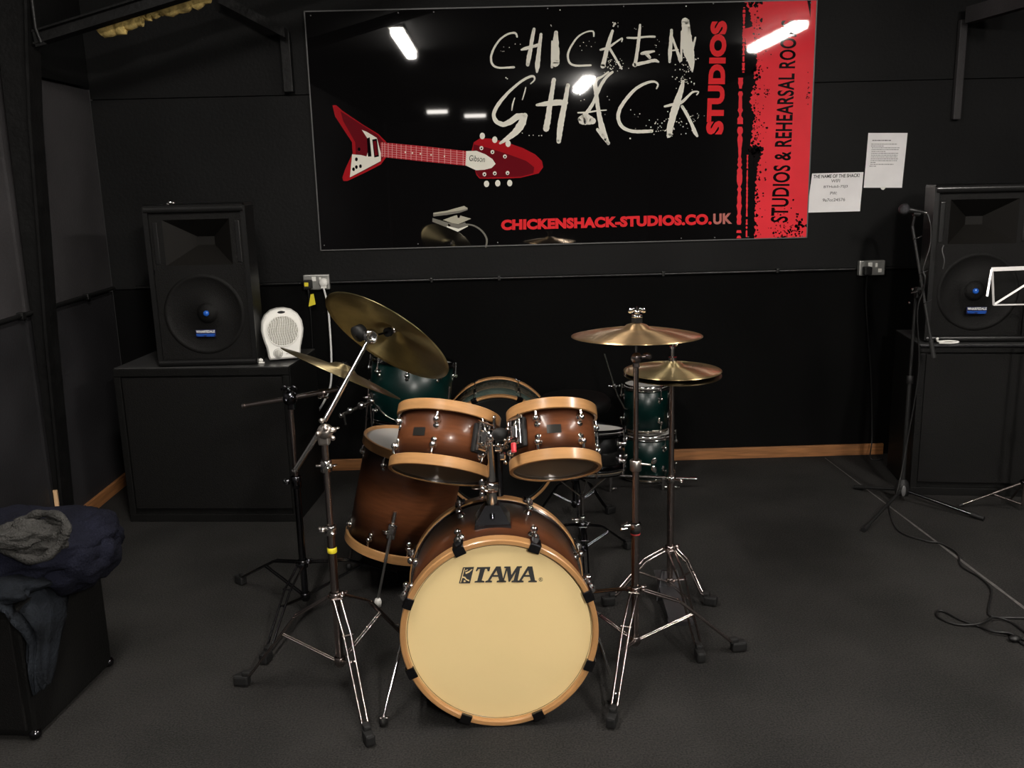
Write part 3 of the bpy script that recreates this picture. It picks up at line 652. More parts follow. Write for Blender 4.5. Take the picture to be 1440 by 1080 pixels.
def speaker(M, lab):
    t = thing('pa_speaker', lab, 'speaker', M)
    w_, h_, d_ = .475, .755, .36
    def sec(z, k=1.0): return [(-w_/2*k, 0, z), (w_/2*k, 0, z), (w_/2*k, d_*.4, z), (w_/2*.72*k, d_, z), (-w_/2*.72*k, d_, z), (-w_/2*k, d_*.4, z)]
    # outer body with an open front: sides, back, top, bottom
    b = MB(); zs = [.0, .012, .03, h_-.03, h_-.012, h_]; ks = [.965, .99, .985, .985, .99, .965]
    rows = [sec(z, k) for z, k in zip(zs, ks)]; vs = [v for r in rows for v in r]
    fs = [(i*6+k, i*6+(k+1) % 6, (i+1)*6+(k+1) % 6, (i+1)*6+k) for i in range(5) for k in range(1, 6)]
    fs += [tuple(reversed(range(6))), tuple(range(30, 36))]
    b.add(vs, fs); lpart(b, 'cabinet_shell', M_plastic, t)
    # baffle: with horn pocket and woofer dish
    b = MB(); hx, hz0, hz1 = .155, .475, .685; cz, r = .245, .19; yb = .012
    W2, H2 = w_/2-.022, h_-.03
    # grid faces around the horn opening and the round opening
    seg = 48; ring_ = [(r*math.cos(2*PI*i/seg), yb, cz+r*math.sin(2*PI*i/seg)) for i in range(seg)]
    sq = []
    for i in range(seg):
        a = 2*PI*i/seg; cx_, cz_ = math.cos(a), math.sin(a); hz_up, hz_dn = hz0-.02-cz, cz-.03
        k = min(W2/abs(cx_) if abs(cx_) > 1e-6 else 9, (hz_up if cz_ > 0 else hz_dn)/abs(cz_) if abs(cz_) > 1e-6 else 9)
        sq.append((cx_*k, yb, cz+cz_*k))
    b.add(ring_+sq, [(i, (i+1) % seg, seg+(i+1) % seg, seg+i) for i in range(seg)])
    za, zb = hz0-.02, H2
    b.add([(-W2, yb, za), (-hx, yb, za), (hx, yb, za), (W2, yb, za), (-W2, yb, hz0), (-hx, yb, hz0), (hx, yb, hz0), (W2, yb, hz0), (-W2, yb, hz1), (-hx, yb, hz1), (hx, yb, hz1), (W2, yb, hz1), (-W2, yb, zb), (-hx, yb, zb), (hx, yb, zb), (W2, yb, zb)],
          [(0, 1, 5, 4), (1, 2, 6, 5), (2, 3, 7, 6), (4, 5, 9, 8), (6, 7, 11, 10), (8, 9, 13, 12), (9, 10, 14, 13), (10, 11, 15, 14)])
    lpart(b, 'baffle', M_grille, t)
    b = MB(); th = .04
    o_ = [(-hx, yb, hz0), (hx, yb, hz0), (hx, yb, hz1), (-hx, yb, hz1)]; i_ = [(-th, .14, hz0+.085), (th, .14, hz0+.085), (th, .14, hz1-.085), (-th, .14, hz1-.085)]
    b.add(o_+i_, [(0, 1, 5, 4), (1, 2, 6, 5), (2, 3, 7, 6), (3, 0, 4, 7), (4, 5, 6, 7)]); lpart(b, 'horn', mat('horn_plastic', (.0075, .0068, .006), .6, spec=.18), t)
    b = MB(); Mw = frame((0, yb, cz), (0, -1, 0))
    b.lathe([(r, 0), (r-.006, .006), (r-.018, .004), (r-.03, -.004), (r-.045, -.002), (.05, -.045), (.048, -.04), (.03, -.030), (.001, -.026)], Mw, 48); lpart(b, 'woofer', M_grille, t)
    b = MB(); b.lathe([(.014, -.027), (.013, -.020), (.008, -.016), (.001, -.015)], Mw, 20); lpart(b, 'emblem', M_blue, t)
    b = MB()
    for sx in (-1, 1):
        b = MB(); b.prism([(sx*(w_/2-.002), -.004, .01), (sx*(w_/2-.024), -.004, .01), (sx*(w_/2-.024), -.004, h_-.01), (sx*(w_/2-.002), -.004, h_-.01)], (0, .022, 0)); lpart(b, 'side_rail', M_plastic, t)
        b = MB(); b.box((sx*(hx+.035), yb-.002, (hz0+hz1)/2), (.022, .006, .19), bev=.003); lpart(b, 'grille_rib', M_plastic, t)
    b = MB(); b.tube([(-w_/2+.01, .004, h_-.020), (w_/2-.01, .004, h_-.020)], .019, 14); lpart(b, 'top_bumper', mat('glossy_bumper', (.012, .012, .012), .22, spec=.6), t)
    b = MB(); b.tube([(-w_/2+.01, .004, .018), (w_/2-.01, .004, .018)], .017, 14); lpart(b, 'bottom_bumper', M_plastic, t)
    b = MB(); b.box((0, yb-.006, .155), (.094, .008, .034), bev=.003); pl = lpart(b, 'badge', M_blue2, t)
    b = MB(); quad_text(b, 'WHARFEDALE', [(-.044, .158), (.044, .158), (.044, .170), (-.044, .170)], lambda x, z: Vector((x, yb-.0108, z)), .03); lpart(b, 'badge_lettering', M_white, t, up=pl)
    b = MB()
    for x0_, x1_, z_, hh_ in ((-.044, .044, .150, .004), (-.040, -.010, .144, .003), (.004, .040, .143, .004)): b.box(((x0_+x1_)/2, yb-.0108, z_), (x1_-x0_, .0008, hh_))
    lpart(b, 'badge_stripes', M_blue, t, up=pl)
    return t
Ms = Matrix.Translation((-1.374, 4.335, .7700)) @ Matrix.Rotation(R_(-1), 4, 'Z')
speaker(Ms, 'black speaker on the left cabinet next to the fan heater')
Ms2 = Matrix.Translation((2.325, 4.40, .7670)) @ Matrix.Rotation(R_(-8), 4, 'Z')
speaker(Ms2, 'black speaker on the right cabinet behind the microphone stand')
v = W(238, 271, 4.36)
b = MB(); b.sph((v.x, v.y, 1.535), (.012, .012, .010), u=10, v=6); b.sph((v.x+.013, v.y, 1.531), (.008, .008, .008), u=8, v=5); b.box((v.x-.01, v.y, 1.527), (.012, .01, .01), bev=.002)
single(b, 'metal_nut', M_chrome, (v.x, v.y, 1.525), 'tiny shiny metal nut on top of the left speaker', 'nut')
v = W(363, 501, 4.32)
b = MB(); b.sph((v.x, 4.36, .784), (.012, .010, .010), u=10, v=6); b.box((v.x+.003, 4.36, .773), (.028, .014, .006), bev=.002)
single(b, 'plastic_clip', M_white, (v.x, 4.36, .766), 'tiny white plastic clip on the left cabinet between speaker and heater', 'clip')
# white clip on the right cabinet
b = MB(); v0 = W(1318, 481, 4.39); zc = .776
b.tube(smooth_path([(v0.x-.012, 4.375, zc+.014), (v0.x-.004, 4.378, zc+.02), (v0.x, 4.38, zc+.004), (v0.x+.05, 4.372, zc+.006), (v0.x+.095, 4.37, zc), (v0.x+.06, 4.368, zc-.004), (v0.x, 4.37, zc-.002)]), .0045, 8)
single(b, 'cable_tie', M_white, (v0.x, 4.375, .765), 'small pale loop of cable tie on the right cabinet top', 'cable tie')

# ================================================================== FAN HEATER
Mh = Matrix.Translation((-1.038, 4.44, .7700)) @ Matrix.Rotation(R_(16), 4, 'Z') @ Matrix.Rotation(R_(-3), 4, 'X')
ht = thing('fan_heater', 'white upright fan heater on the left cabinet', 'heater', Mh)
def outline(k=1.0, n=40):
    pts = []
    for i in range(n):
        a = -PI/2+2*PI*i/n; x, z = .097*math.cos(a), .147+.105*math.sin(a)
        if z < .105: x = (.082+(.105-z)*.0)*(1 if math.cos(a) > 0 else -1)*min(1, abs(math.cos(a))*1.9+.0); z = max(.012, z)
        if z < .105 and abs(x) > .07: x = math.copysign(.078, x)
        pts.append((x*k, z if k == 1 else .13+(z-.13)*k))
    return pts
def outl(k):
    base = [(-.070, 0.006), (-.076, .02), (-.080, .06), (-.094, .11), (-.100, .15), (-.095, .19), (-.078, .222), (-.05, .244), (-.018, .253), (.018, .253), (.05, .244), (.078, .222), (.095, .19), (.100, .15), (.094, .11), (.080, .06), (.076, .02), (.070, .006)]
    return [(x*k, .13+(z-.13)*k) for x, z in base]
b = MB(); rows = [(0.0, .93), (-.008, .985), (.0, 1.0)]
lay = [(-.050, .90), (-.044, .965), (-.030, 1.0), (.030, 1.0), (.044, .95), (.050, .86)]; vs = []
for y_, k in lay: vs += [(x, y_, z) for x, z in outl(k)]
n = 18; fs = [(i*n+k, i*n+(k+1) % n, (i+1)*n+(k+1) % n, (i+1)*n+k) for i in range(len(lay)-1) for k in range(n)]
b.add(vs, fs, True); b.add(vs[:n], [tuple(range(n))]); b.add(vs[-n:], [tuple(reversed(range(n)))]); lpart(b, 'body', M_white, ht)
b = MB(); b.lathe([(.074, .0), (.074, .003), (.001, .003)], frame((0, -.0495, .145), (0, -1, 0)), 40); lpart(b, 'air_outlet', mat('heater_recess', (.30, .285, .22), .6), ht)
b = MB()
for i in range(-11, 12):
    z = i*.0062; hw = math.sqrt(max(0, .072**2-z*z))
    b.tube([(-hw+2*hw*j/6, -.0545, .145+z+.0012*math.sin(j*1.4)) for j in range(7)], .0014, 6)
for i in range(-6, 7):
    x = i*.0108; hh = math.sqrt(max(0, .072**2-x*x))
    b.tube([(x+.004*math.sin(j*1.1+.5), -.056, .145-hh+2*hh*j/8) for j in range(9)], .0016, 6)
b.ring(.071, .076, .003, .007, frame((0, -.0495, .145), (0, -1, 0)), 40, .001); lpart(b, 'grille', M_white, ht)
b = MB(); b.sph((0, -.040, .2345), (.027, .014, .0095), u=16, v=8); lpart(b, 'handle_opening', M_dark, ht)
b = MB(); b.lathe([(.019, 0), (.018, .005), (.001, .006)], frame((-.030, -.049, .038), (0, -1, 0)), 24); b.box((-.030, -.057, .038), (.005, .008, .032), bev=.002); lpart(b, 'dial', mat('grey_dial', (.5, .49, .45), .4), ht)
b = MB(); b.ring(.021, .023, 0, .0012, frame((-.030, -.049, .038), (0, -1, 0)), 30, .0003)
for x in (.012, .024, .036): b.box((x, -.0505, .034), (.006, .002, .002))
for x in (.012, .03): b.box((x, -.0505, .044), (.004, .002, .004))
lpart(b, 'dial_marks', M_ink, ht)

# ================================================================== STAGE HARDWARE HELPERS
def wing(mb, c, ax, s=1.0):
    """wing nut at c, axis ax"""
    M = frame(c, ax); mb.lathe([(.001, .014*s), (.007*s, .012*s), (.008*s, 0), (.001, 0)], M, 12)
    for k in (-1, 1): mb.sph(M @ Vector((k*.014*s, 0, .012*s)), (.010*s, .003*s, .007*s), M.to_3x3().to_4x4() @ Matrix.Rotation(k*.5, 4, 'Y'), 10, 6)
def clamp_band(mb, c, ax, r, h): mb.lathe([(r*.9, -h/2), (r, -h/2+.002), (r, h/2-.002), (r*.9, h/2)], frame(c, ax), 20)
def tripod(t, c, feet, hubz, lowz, m, spread=.011, bar=.0042, frac=.52, tube_r=.0125, up=None):
    c = Vector((c[0], c[1], 0)); foot_top = .035
    b = MB(); b.cyl(c+Vector((0, 0, lowz-.02)), c+Vector((0, 0, hubz+.05)), tube_r, 16); clamp_band(b, c+Vector((0, 0, hubz)), (0, 0, 1), tube_r+.007, .03); clamp_band(b, c+Vector((0, 0, lowz)), (0, 0, 1), tube_r+.006, .026)
    wing(b, c+Vector((tube_r+.006, -.004, hubz+.012)), (1, -.3, 0), .9); part(b, 'base_tube', m, t)
    for (fx, fy) in feet:
        f = Vector((fx, fy, foot_top)); d = (f-c); d.z = 0; L_ = d.length; d.normalize(); s = Vector((-d.y, d.x, 0))
        h = c+d*(tube_r+.01)+Vector((0, 0, hubz)); knee = c+d*L_*.42+Vector((0, 0, hubz*.72+.02*1))
        b = MB()
        for k in (-1, 1):
            b.tube([h+s*spread*k, knee+s*spread*k, f-d*.03+s*spread*k*.8+Vector((0, 0, .012)), f+s*spread*.2*k], bar, 8)
        b.cyl(knee-s*(spread+.006), knee+s*(spread+.006), .0035, 8); b.cyl(h-s*(spread+.006), h+s*(spread+.006), .0045, 8)
        lg = part(b, 'leg', m, t)
        b = MB(); Mf = Matrix((s, d, Vector((0, 0, 1)))).transposed().to_4x4()
        b.box(f+d*.006-Vector((0, 0, .014)), (.030, .052, .036), Mf, bev=.008); b.box(f-d*.012+Vector((0, 0, .008)), (.022, .03, .02), Mf, bev=.006)
        part(b, 'rubber_foot', M_rubber, t, up=lg)
        mid = h.lerp(f, frac); mid = knee.lerp(f, .28)
        b = MB()
        for k in (-1, 1): b.tube([c+d*(tube_r+.004)+Vector((0, 0, lowz))+s*.005*k, mid+s*.005*k], .0032, 8)
        part(b, 'brace', m, t)
def cymbal_profile(R, bell=.052, bh=.022, bow=.018, th=.0014):
    top = [(.006, bow+bh), (bell*.35, bow+bh*.95), (bell*.7, bow+bh*.68), (bell*.92, bow+bh*.25), (bell*1.08, bow+.001)]
    for i in range(1, 11):
        t_ = i/10; r = bell*1.08+(R-bell*1.08)*t_; top.append((r, bow*(1-t_**1.6)))
    bot = [(r, z-th) for r, z in reversed(top)]
    return top+bot
def cymbal(c, n, R, lab, m, bow=.018, bh=.022, bell=.052, name='cymbal', flip=False, spin=0):
    M = frame(c, n) @ Matrix.Rotation(spin, 4, 'Z')
    t = thing(name, lab, 'cymbal', M)
    b = MB(); Mz = Matrix.Scale(-1, 4, (0, 0, 1)) if flip else Matrix.Translation((0, 0, -bow*.5))
    b.lathe(cymbal_profile(R, bell, bh, bow), Mz, 96, closed=True); lpart(b, 'plate', m, t)
    return t, M

# ================================================================== DRUMS
def lug_geo(mb, R, a, z, ud, o=.017):
    """small lug at angle a and height z; ud = +1 rod goes up"""
    Mr = Matrix.Rotation(a, 4, 'Z')
    P = lambda r, z_: Mr @ Vector((r, 0, z_))
    mb.lathe([(.013, 0), (.013, .004), (.008, .009), (.007, .016), (.001, .016)], Matrix.Translation(P(R, z)) @ Mr @ Matrix.Rotation(PI/2, 4, 'Y'), 14)
    mb.sph(P(R+o, z), (.0095, .0095, .0105), u=12, v=8); mb.cyl(P(R+o, z), P(R+o*.8, z+ud*.022), .0048, 10)
    mb.lathe([(.009, 0), (.009, .003), (.001, .005)], Matrix.Translation(P(R, z-ud*.018)) @ Mr @ Matrix.Rotation(PI/2, 4, 'Y'), 12)
def drum(name, lab, cat, M, R, H, hoopR, shell, hoop_m, top_m, bot_m, n=6, wood=True, hz=.036, off=0.0, rods=True, hm=None, lug_m=None, lowlug=True, badge=None, group=None):
    """axis = local z, shell from z=0 to H, the hoops overhang both ends"""
    t = thing(name, lab, cat, M, group); hm = hm or M_chrome; lug_m = lug_m or M_chrome
    b = MB(); b.lathe([(R, .004), (R, H-.004), (R-.007, H-.001), (R-.008, .002)], None, 80, closed=True); lpart(b, 'shell', shell, t)
    for (zc, up_, hm_, nm) in ((H, 1, top_m, 'top_head'), (0, -1, bot_m, 'bottom_head')):
        za, zb = (zc-hz+.012, zc+.012) if up_ > 0 else (zc-.012, zc+hz-.012)
        b = MB()
        if wood: b.ring(hoopR-.011, hoopR, za, zb, None, 80, .0018)
        else:
            e = zc+up_*.012
            prof = [(hoopR-.006, e), (hoopR-.002, e+up_*.002), (hoopR-.003, e-up_*.010), (hoopR-.002, zc-up_*.006), (hoopR+.008, zc-up_*.010), (hoopR+.008, zc-up_*.013), (hoopR-.005, zc-up_*.013), (hoopR-.008, e)]
            b.lathe(prof, None, 80, closed=True)
        lpart(b, 'hoop', hoop_m, t)
        b = MB(); b.ring(R+.001, hoopR-.0115 if wood else R+.004, zc-.009, zc+.001, None, 64, .001) if wood else b.ring(R+.0005, R+.004, zc-.008, zc, None, 64, .001)
        lpart(b, 'head_rim', hm, t)
        b = MB(); b.lathe([(R+.002, zc-up_*.004), (R+.0015, zc+up_*.001), (R-.012, zc+up_*.0025), (R*.5, zc+up_*.0026), (.0005, zc+up_*.0026)], None, 64); lpart(b, nm, hm_, t)
    lz = min(.055, H*.28)
    for i in range(n):
        a = off+2*PI*i/n
        for zc, ud in ((H-lz, 1), (lz, -1)):
            b = MB(); lug_geo(b, R, a, zc, ud, .010 if wood else .017); lpart(b, 'lug', lug_m, t)
            Mr = Matrix.Rotation(a, 4, 'Z'); e = (H+.004) if ud > 0 else -.004
            b = MB()
            if wood: b.cyl(Mr @ Vector((R+.008, 0, zc+ud*.018)), Mr @ Vector((R+.0025, 0, (H-hz+.013) if ud > 0 else hz-.013)), .0026, 8)
            else: b.cyl(Mr @ Vector((R+.015, 0, zc+ud*.02)), Mr @ Vector((R+.012, 0, e)), .0026, 8)
            if not wood:
                b.cyl(Mr @ Vector((R+.012, 0, e-ud*.006)), Mr @ Vector((R+.012, 0, e+ud*.006)), .0055, 8)
            lpart(b, 'tension_rod', M_chrome, t)
    return t
def badge_on(t, R, a, z, w_=.042, h_=.026):
    b = MB(); n = 6; vs = []
    for j in (0, 1):
        for i in range(n+1):
            ang = a+(i/n-.5)*w_/R; vs.append(((R+.0022)*math.cos(ang), (R+.0022)*math.sin(ang), z+(j-.5)*h_))
    b.add(vs, [(i, i+1, n+2+i, n+1+i) for i in range(n)], True)
    for i in range(n): b.add([Vector(vs[i]), Vector(vs[i+1]), Vector(vs[i+1])*.999, Vector(vs[i])*.999], [(0, 1, 2, 3)])
    lpart(b, 'badge', M_badge, t)

# --- bass drum
BC, BN = Vector((-.018, 2.492, .2945)), Vector((.020, -.999, .040)).normalized()
BR, BHR, BH = .279, .2925, .425
MBD = frame(BC - BN*(BH+.012), BN)      # local z toward the viewer, x to the picture's left or right
bass = thing('bass_drum', 'large brown bass drum with cream front head at the front of the kit', 'bass drum', MBD)
sx_ = 1 if (MBD.to_3x3() @ Vector((1, 0, 0))).x > 0 else -1
def BL(ang_deg, r, z):   # picture angle: 0 = right, 90 = up
    a = R_(ang_deg); return Vector((sx_*r*math.cos(a), r*math.sin(a)*(1 if (MBD.to_3x3() @ Vector((0, 1, 0))).z > 0 else -1), z))
b = MB(); b.lathe([(BR, .004), (BR, BH-.004), (BR-.008, BH-.001), (BR-.009, .002)], None, 96, closed=True); lpart(b, 'shell', burst('brown_burst_bass', BH), bass)
for zc, up_ in ((BH, 1), (0, -1)):
    b = MB(); za, zb = (zc-.032, zc+.013) if up_ > 0 else (zc-.006, zc+.034); b.ring(BHR-.0165, BHR, za, zb, None, 96, .003) if up_ > 0 else b.ring(BHR-.0125, BHR, za, zb, None, 96, .003)
    lpart(b, 'hoop', M_hoop, bass)
b = MB(); b.lathe([(BR+.0005, BH-.006), (BR-.001, BH-.002), (BR-.012, BH-.001), (BR*.5, BH-.001), (.0005, BH-.001)], None, 96); fh = lpart(b, 'front_head', M_head, bass)
b = MB(); b.lathe([(BR, .003), (BR-.012, .001), (.0005, .001)], None, 64); lpart(b, 'rear_head', M_whead, bass)
for zc, up_ in ((BH-.036, 1), (.036, -1)):
    b = MB(); b.ring(BR+.0005, BR+.009, zc-.004, zc+.004, None, 80, .001); lpart(b, 'head_rim', M_chrome, bass)
for i in range(8):
    a = 22.5+45*i
    for zc, ud in ((BH-.11, 1), (.11, -1)):
        b = MB(); Mr = MBD.inverted()
        P = lambda r, z: BL(a, r, z)
        d = BL(a, 1, 0); Q = frame(P(BR, zc), d)
        b.lathe([(.014, 0), (.014, .005), (.009, .011), (.008, .020), (.001, .020)], Q, 14); b.sph(P(BR+.021, zc), .012, u=12, v=8); b.cyl(P(BR+.021, zc), P(BR+.021, zc+ud*.03), .0065, 10)
        lpart(b, 'lug', M_chrome, bass)
        e = (BH-.028) if ud > 0 else .028
        b = MB(); b.cyl(P(BR+.021, zc+ud*.02), P(BHR+.004, e), .0035, 8); lpart(b, 'tension_rod', M_chrome, bass)
        # claw hook over the hoop
        b = MB(); t_ = d.cross(Vector((0, 0, 1))).normalized(); edge = BH+.0155 if ud > 0 else -.0085
        Mq = Matrix((t_, d, Vector((0, 0, 1)))).transposed().to_4x4()
        b.box(P(BHR+.003, (edge+e)/2-ud*.004), (.034, .007, abs(edge-e)+.012), Mq, bev=.003)
        b.box(P(BHR-.008, edge), (.034, .026, .006), Mq, bev=.003)
        b.box(P(BHR-.0195, edge-ud*.003), (.034, .005, .010), Mq, bev=.002)
        cl = lpart(b, 'claw_hook', M_bchrome, bass)
        b = MB(); b.cyl(P(BHR+.009, e-ud*.024), P(BHR+.009, e+ud*.016), .0075, 12); b.cyl(P(BHR+.009, e-ud*.010), P(BHR+.009, e-ud*.004), .011, 12); lpart(b, 'tension_bolt', M_chrome, bass, up=cl)
# the maker's mark on the front head, traced in head coordinates
def HD(px, py):
    d = ray(px, py); n_ = BN; p0 = MBD @ Vector((0, 0, BH+.0008)); k = (p0-EYEP).dot(n_)/d.dot(n_); return MBD.inverted() @ (EYEP+d*k)
def H5(x, y): return HD(540+x/4.5, 660+y/4.5)
b = MB()
def hp(pts): b.add([H5(x, y) for x, y in pts], [tuple(range(len(pts)))])
# emblem box
hp([(500, 620), (570, 617), (544, 722), (474, 722)])
# T
hp([(590, 619), (674, 617), (667, 645), (656, 646), (652, 630), (640, 630), (619, 702), (636, 707), (634, 716), (572, 717), (574, 708), (590, 704), (610, 630), (598, 631), (588, 646), (580, 645)])
# A
def AA(dx, s=1.0):
    hp([(dx+63, 614), (dx+89, 614), (dx+106, 702), (dx+118, 706), (dx+116, 715), (dx+62, 715), (dx+64, 706), (dx+78, 702), (dx+62, 640)])
    hp([(dx+68, 628), (dx+62, 640), (dx+22, 702), (dx+34, 706), (dx+32, 715), (dx-10, 716), (dx-8, 707), (dx+6, 702), (dx+60, 614), (dx+66, 614)])
    hp([(dx+33, 680), (dx+36, 668), (dx+72, 668), (dx+74, 680)])
AA(650); AA(850)
# M
hp([(762, 615), (800, 614), (806, 668), (842, 613), (874, 613), (872, 622), (862, 625), (846, 702), (858, 706), (856, 715), (806, 715), (808, 706), (820, 702), (834, 650), (796, 712), (788, 712), (778, 640), (760, 702), (774, 706), (772, 715), (736, 715), (738, 706), (750, 702), (772, 626), (760, 623)])
for i in range(10):   # registered mark
    a0, a1 = 2*PI*i/10, 2*PI*(i+1)/10; c0 = (992, 697)
    hp([(c0[0]+13*math.cos(a0), c0[1]+13*math.sin(a0)), (c0[0]+13*math.cos(a1), c0[1]+13*math.sin(a1)), (c0[0]+10.5*math.cos(a1), c0[1]+10.5*math.sin(a1)), (c0[0]+10.5*math.cos(a0), c0[1]+10.5*math.sin(a0))])
quad_text(b, 'R', [(987, 703), (998, 703), (999, 690), (988, 690)], lambda x, y: H5(x, y), .01)
lg = lpart(b, 'lettering', M_ink, bass, up=fh)
b = MB()
def hq(pts): b.add([H5(x, y)+Vector((0, 0, .0008)) for x, y in pts], [tuple(range(len(pts)))])
hq([(506, 626), (512, 626), (488, 716), (482, 716)]); hq([(514, 652), (536, 644), (556, 630), (560, 634), (540, 652), (518, 662)]); hq([(512, 640), (530, 632), (531, 637), (513, 645)])
hq([(498, 676), (514, 680), (524, 694), (540, 700), (538, 708), (520, 700), (508, 688), (495, 686)]); hq([(506, 700), (516, 704), (516, 712), (504, 712)])
lpart(b, 'emblem_detail', M_head, bass, up=fh)
# spurs
for px0, py0, pf, sd in ((552, 884, (539, 1021), -1), (847, 880, (867, 988), 1)):
    br = MBD @ BL(180+12 if sd < 0 else -10, BR+.012, BH-.16)
    f = F(*pf); b = MB(); sh = MBD @ BL(192 if sd < 0 else -10, BR-.004, BH-.16)
    b.lathe([(.022, 0), (.022, .010), (.014, .018), (.001, .020)], frame(sh, (sd, 0, 0)), 18); b.box(sh+Vector((sd*.024, 0, 0)), (.024, .034, .034), bev=.006); b.cyl(sh+Vector((sd*.02, -.03, .0)), sh+Vector((sd*.02, .03, 0)), .010, 12)
    wing(b, sh+Vector((sd*.03, -.012, .018)), (sd*.3, -.5, .8), 1.0); sp = part(b, 'spur_bracket', M_chrome, bass)
    b = MB(); a_ = sh+Vector((sd*.022, -.006, .01)); b.cyl(a_, a_.lerp(f+Vector((0, 0, .03)), .72), .006, 10); b.cyl(a_.lerp(f+Vector((0, 0, .03)), .7), f+Vector((0, 0, .025)), .0042, 10)
    wing(b, f+Vector((sd*-.005, -.006, .035)), (0, -1, .2), .7); part(b, 'spur_leg', M_chrome, bass, up=sp)
    b = MB(); b.lathe([(.001, -.026), (.011, -.024), (.014, -.010), (.012, .004), (.001, .006)], frame(f+Vector((0, 0, .027)), (0, 0, 1)), 14); part(b, 'rubber_tip', M_rubber, bass, up=sp)
# tom holder on top of the bass drum
ptop = W(693, 735, 2.70); px0 = Vector((ptop.x, 2.70, 0)); zt = (MBD @ BL(90, BR, BH-.215)).z
b = MB()
b.add([px0+Vector(v) for v in ((-.056, -.052, zt-.002), (.056, -.052, zt-.002), (.056, .05, zt+.002), (-.056, .05, zt+.002), (-.054, -.050, zt+.012), (.054, -.050, zt+.012), (.054, .048, zt+.014), (-.054, .048, zt+.014),
       (-.022, -.02, zt+.062), (.022, -.02, zt+.062), (.022, .022, zt+.062), (-.022, .022, zt+.062))],
      [(0, 1, 2, 3), (0, 1, 5, 4), (1, 2, 6, 5), (2, 3, 7, 6), (3, 0, 4, 7), (4, 5, 9, 8), (5, 6, 10, 9), (6, 7, 11, 10), (7, 4, 8, 11), (8, 9, 10, 11)])
for dx in (-.04, .04): b.sph(px0+Vector((dx, -.04, zt+.016)), .007, u=10, v=6)
b.cyl(px0+Vector((0, -.046, zt+.03)), px0+Vector((0, -.04, zt+.045)), .007, 10)
mt = part(b, 'tom_mount_base', M_bchrome, bass)
b = MB(); b.cyl(px0+Vector((0, 0, zt+.05)), px0+Vector((0, 0, zt+.10)), .0165, 18); b.cyl(px0+Vector((0, 0, zt+.10)), px0+Vector((0, 0, .835)), .0135, 18)
clamp_band(b, px0+Vector((0, 0, zt+.118)), (0, 0, 1), .022, .030); b.sph(px0+Vector((0, 0, .842)), .021, u=14, v=8)
wing(b, px0+Vector((-.020, -.014, zt+.118)), (-.55, -.85, .1), 1.6)
[b.sph(px0+Vector((-.030, -.028, zt+.118+k*.020)), (.009, .006, .016), u=10, v=8) for k in (-1, 1)]; b.cyl(px0+Vector((.0, 0, zt+.118)), px0+Vector((-.03, -.01, zt+.12)), .006, 10)
part(b, 'tom_holder_post', M_chrome, bass, up=mt)
hold = px0+Vector((0, .0, .805))
b = MB(); b.cyl(hold+Vector((.024, .02, -.16)), hold+Vector((.024, .02, .02)), .012, 14)
part(b, 'memory_post', M_bchrome, bass, up=mt)

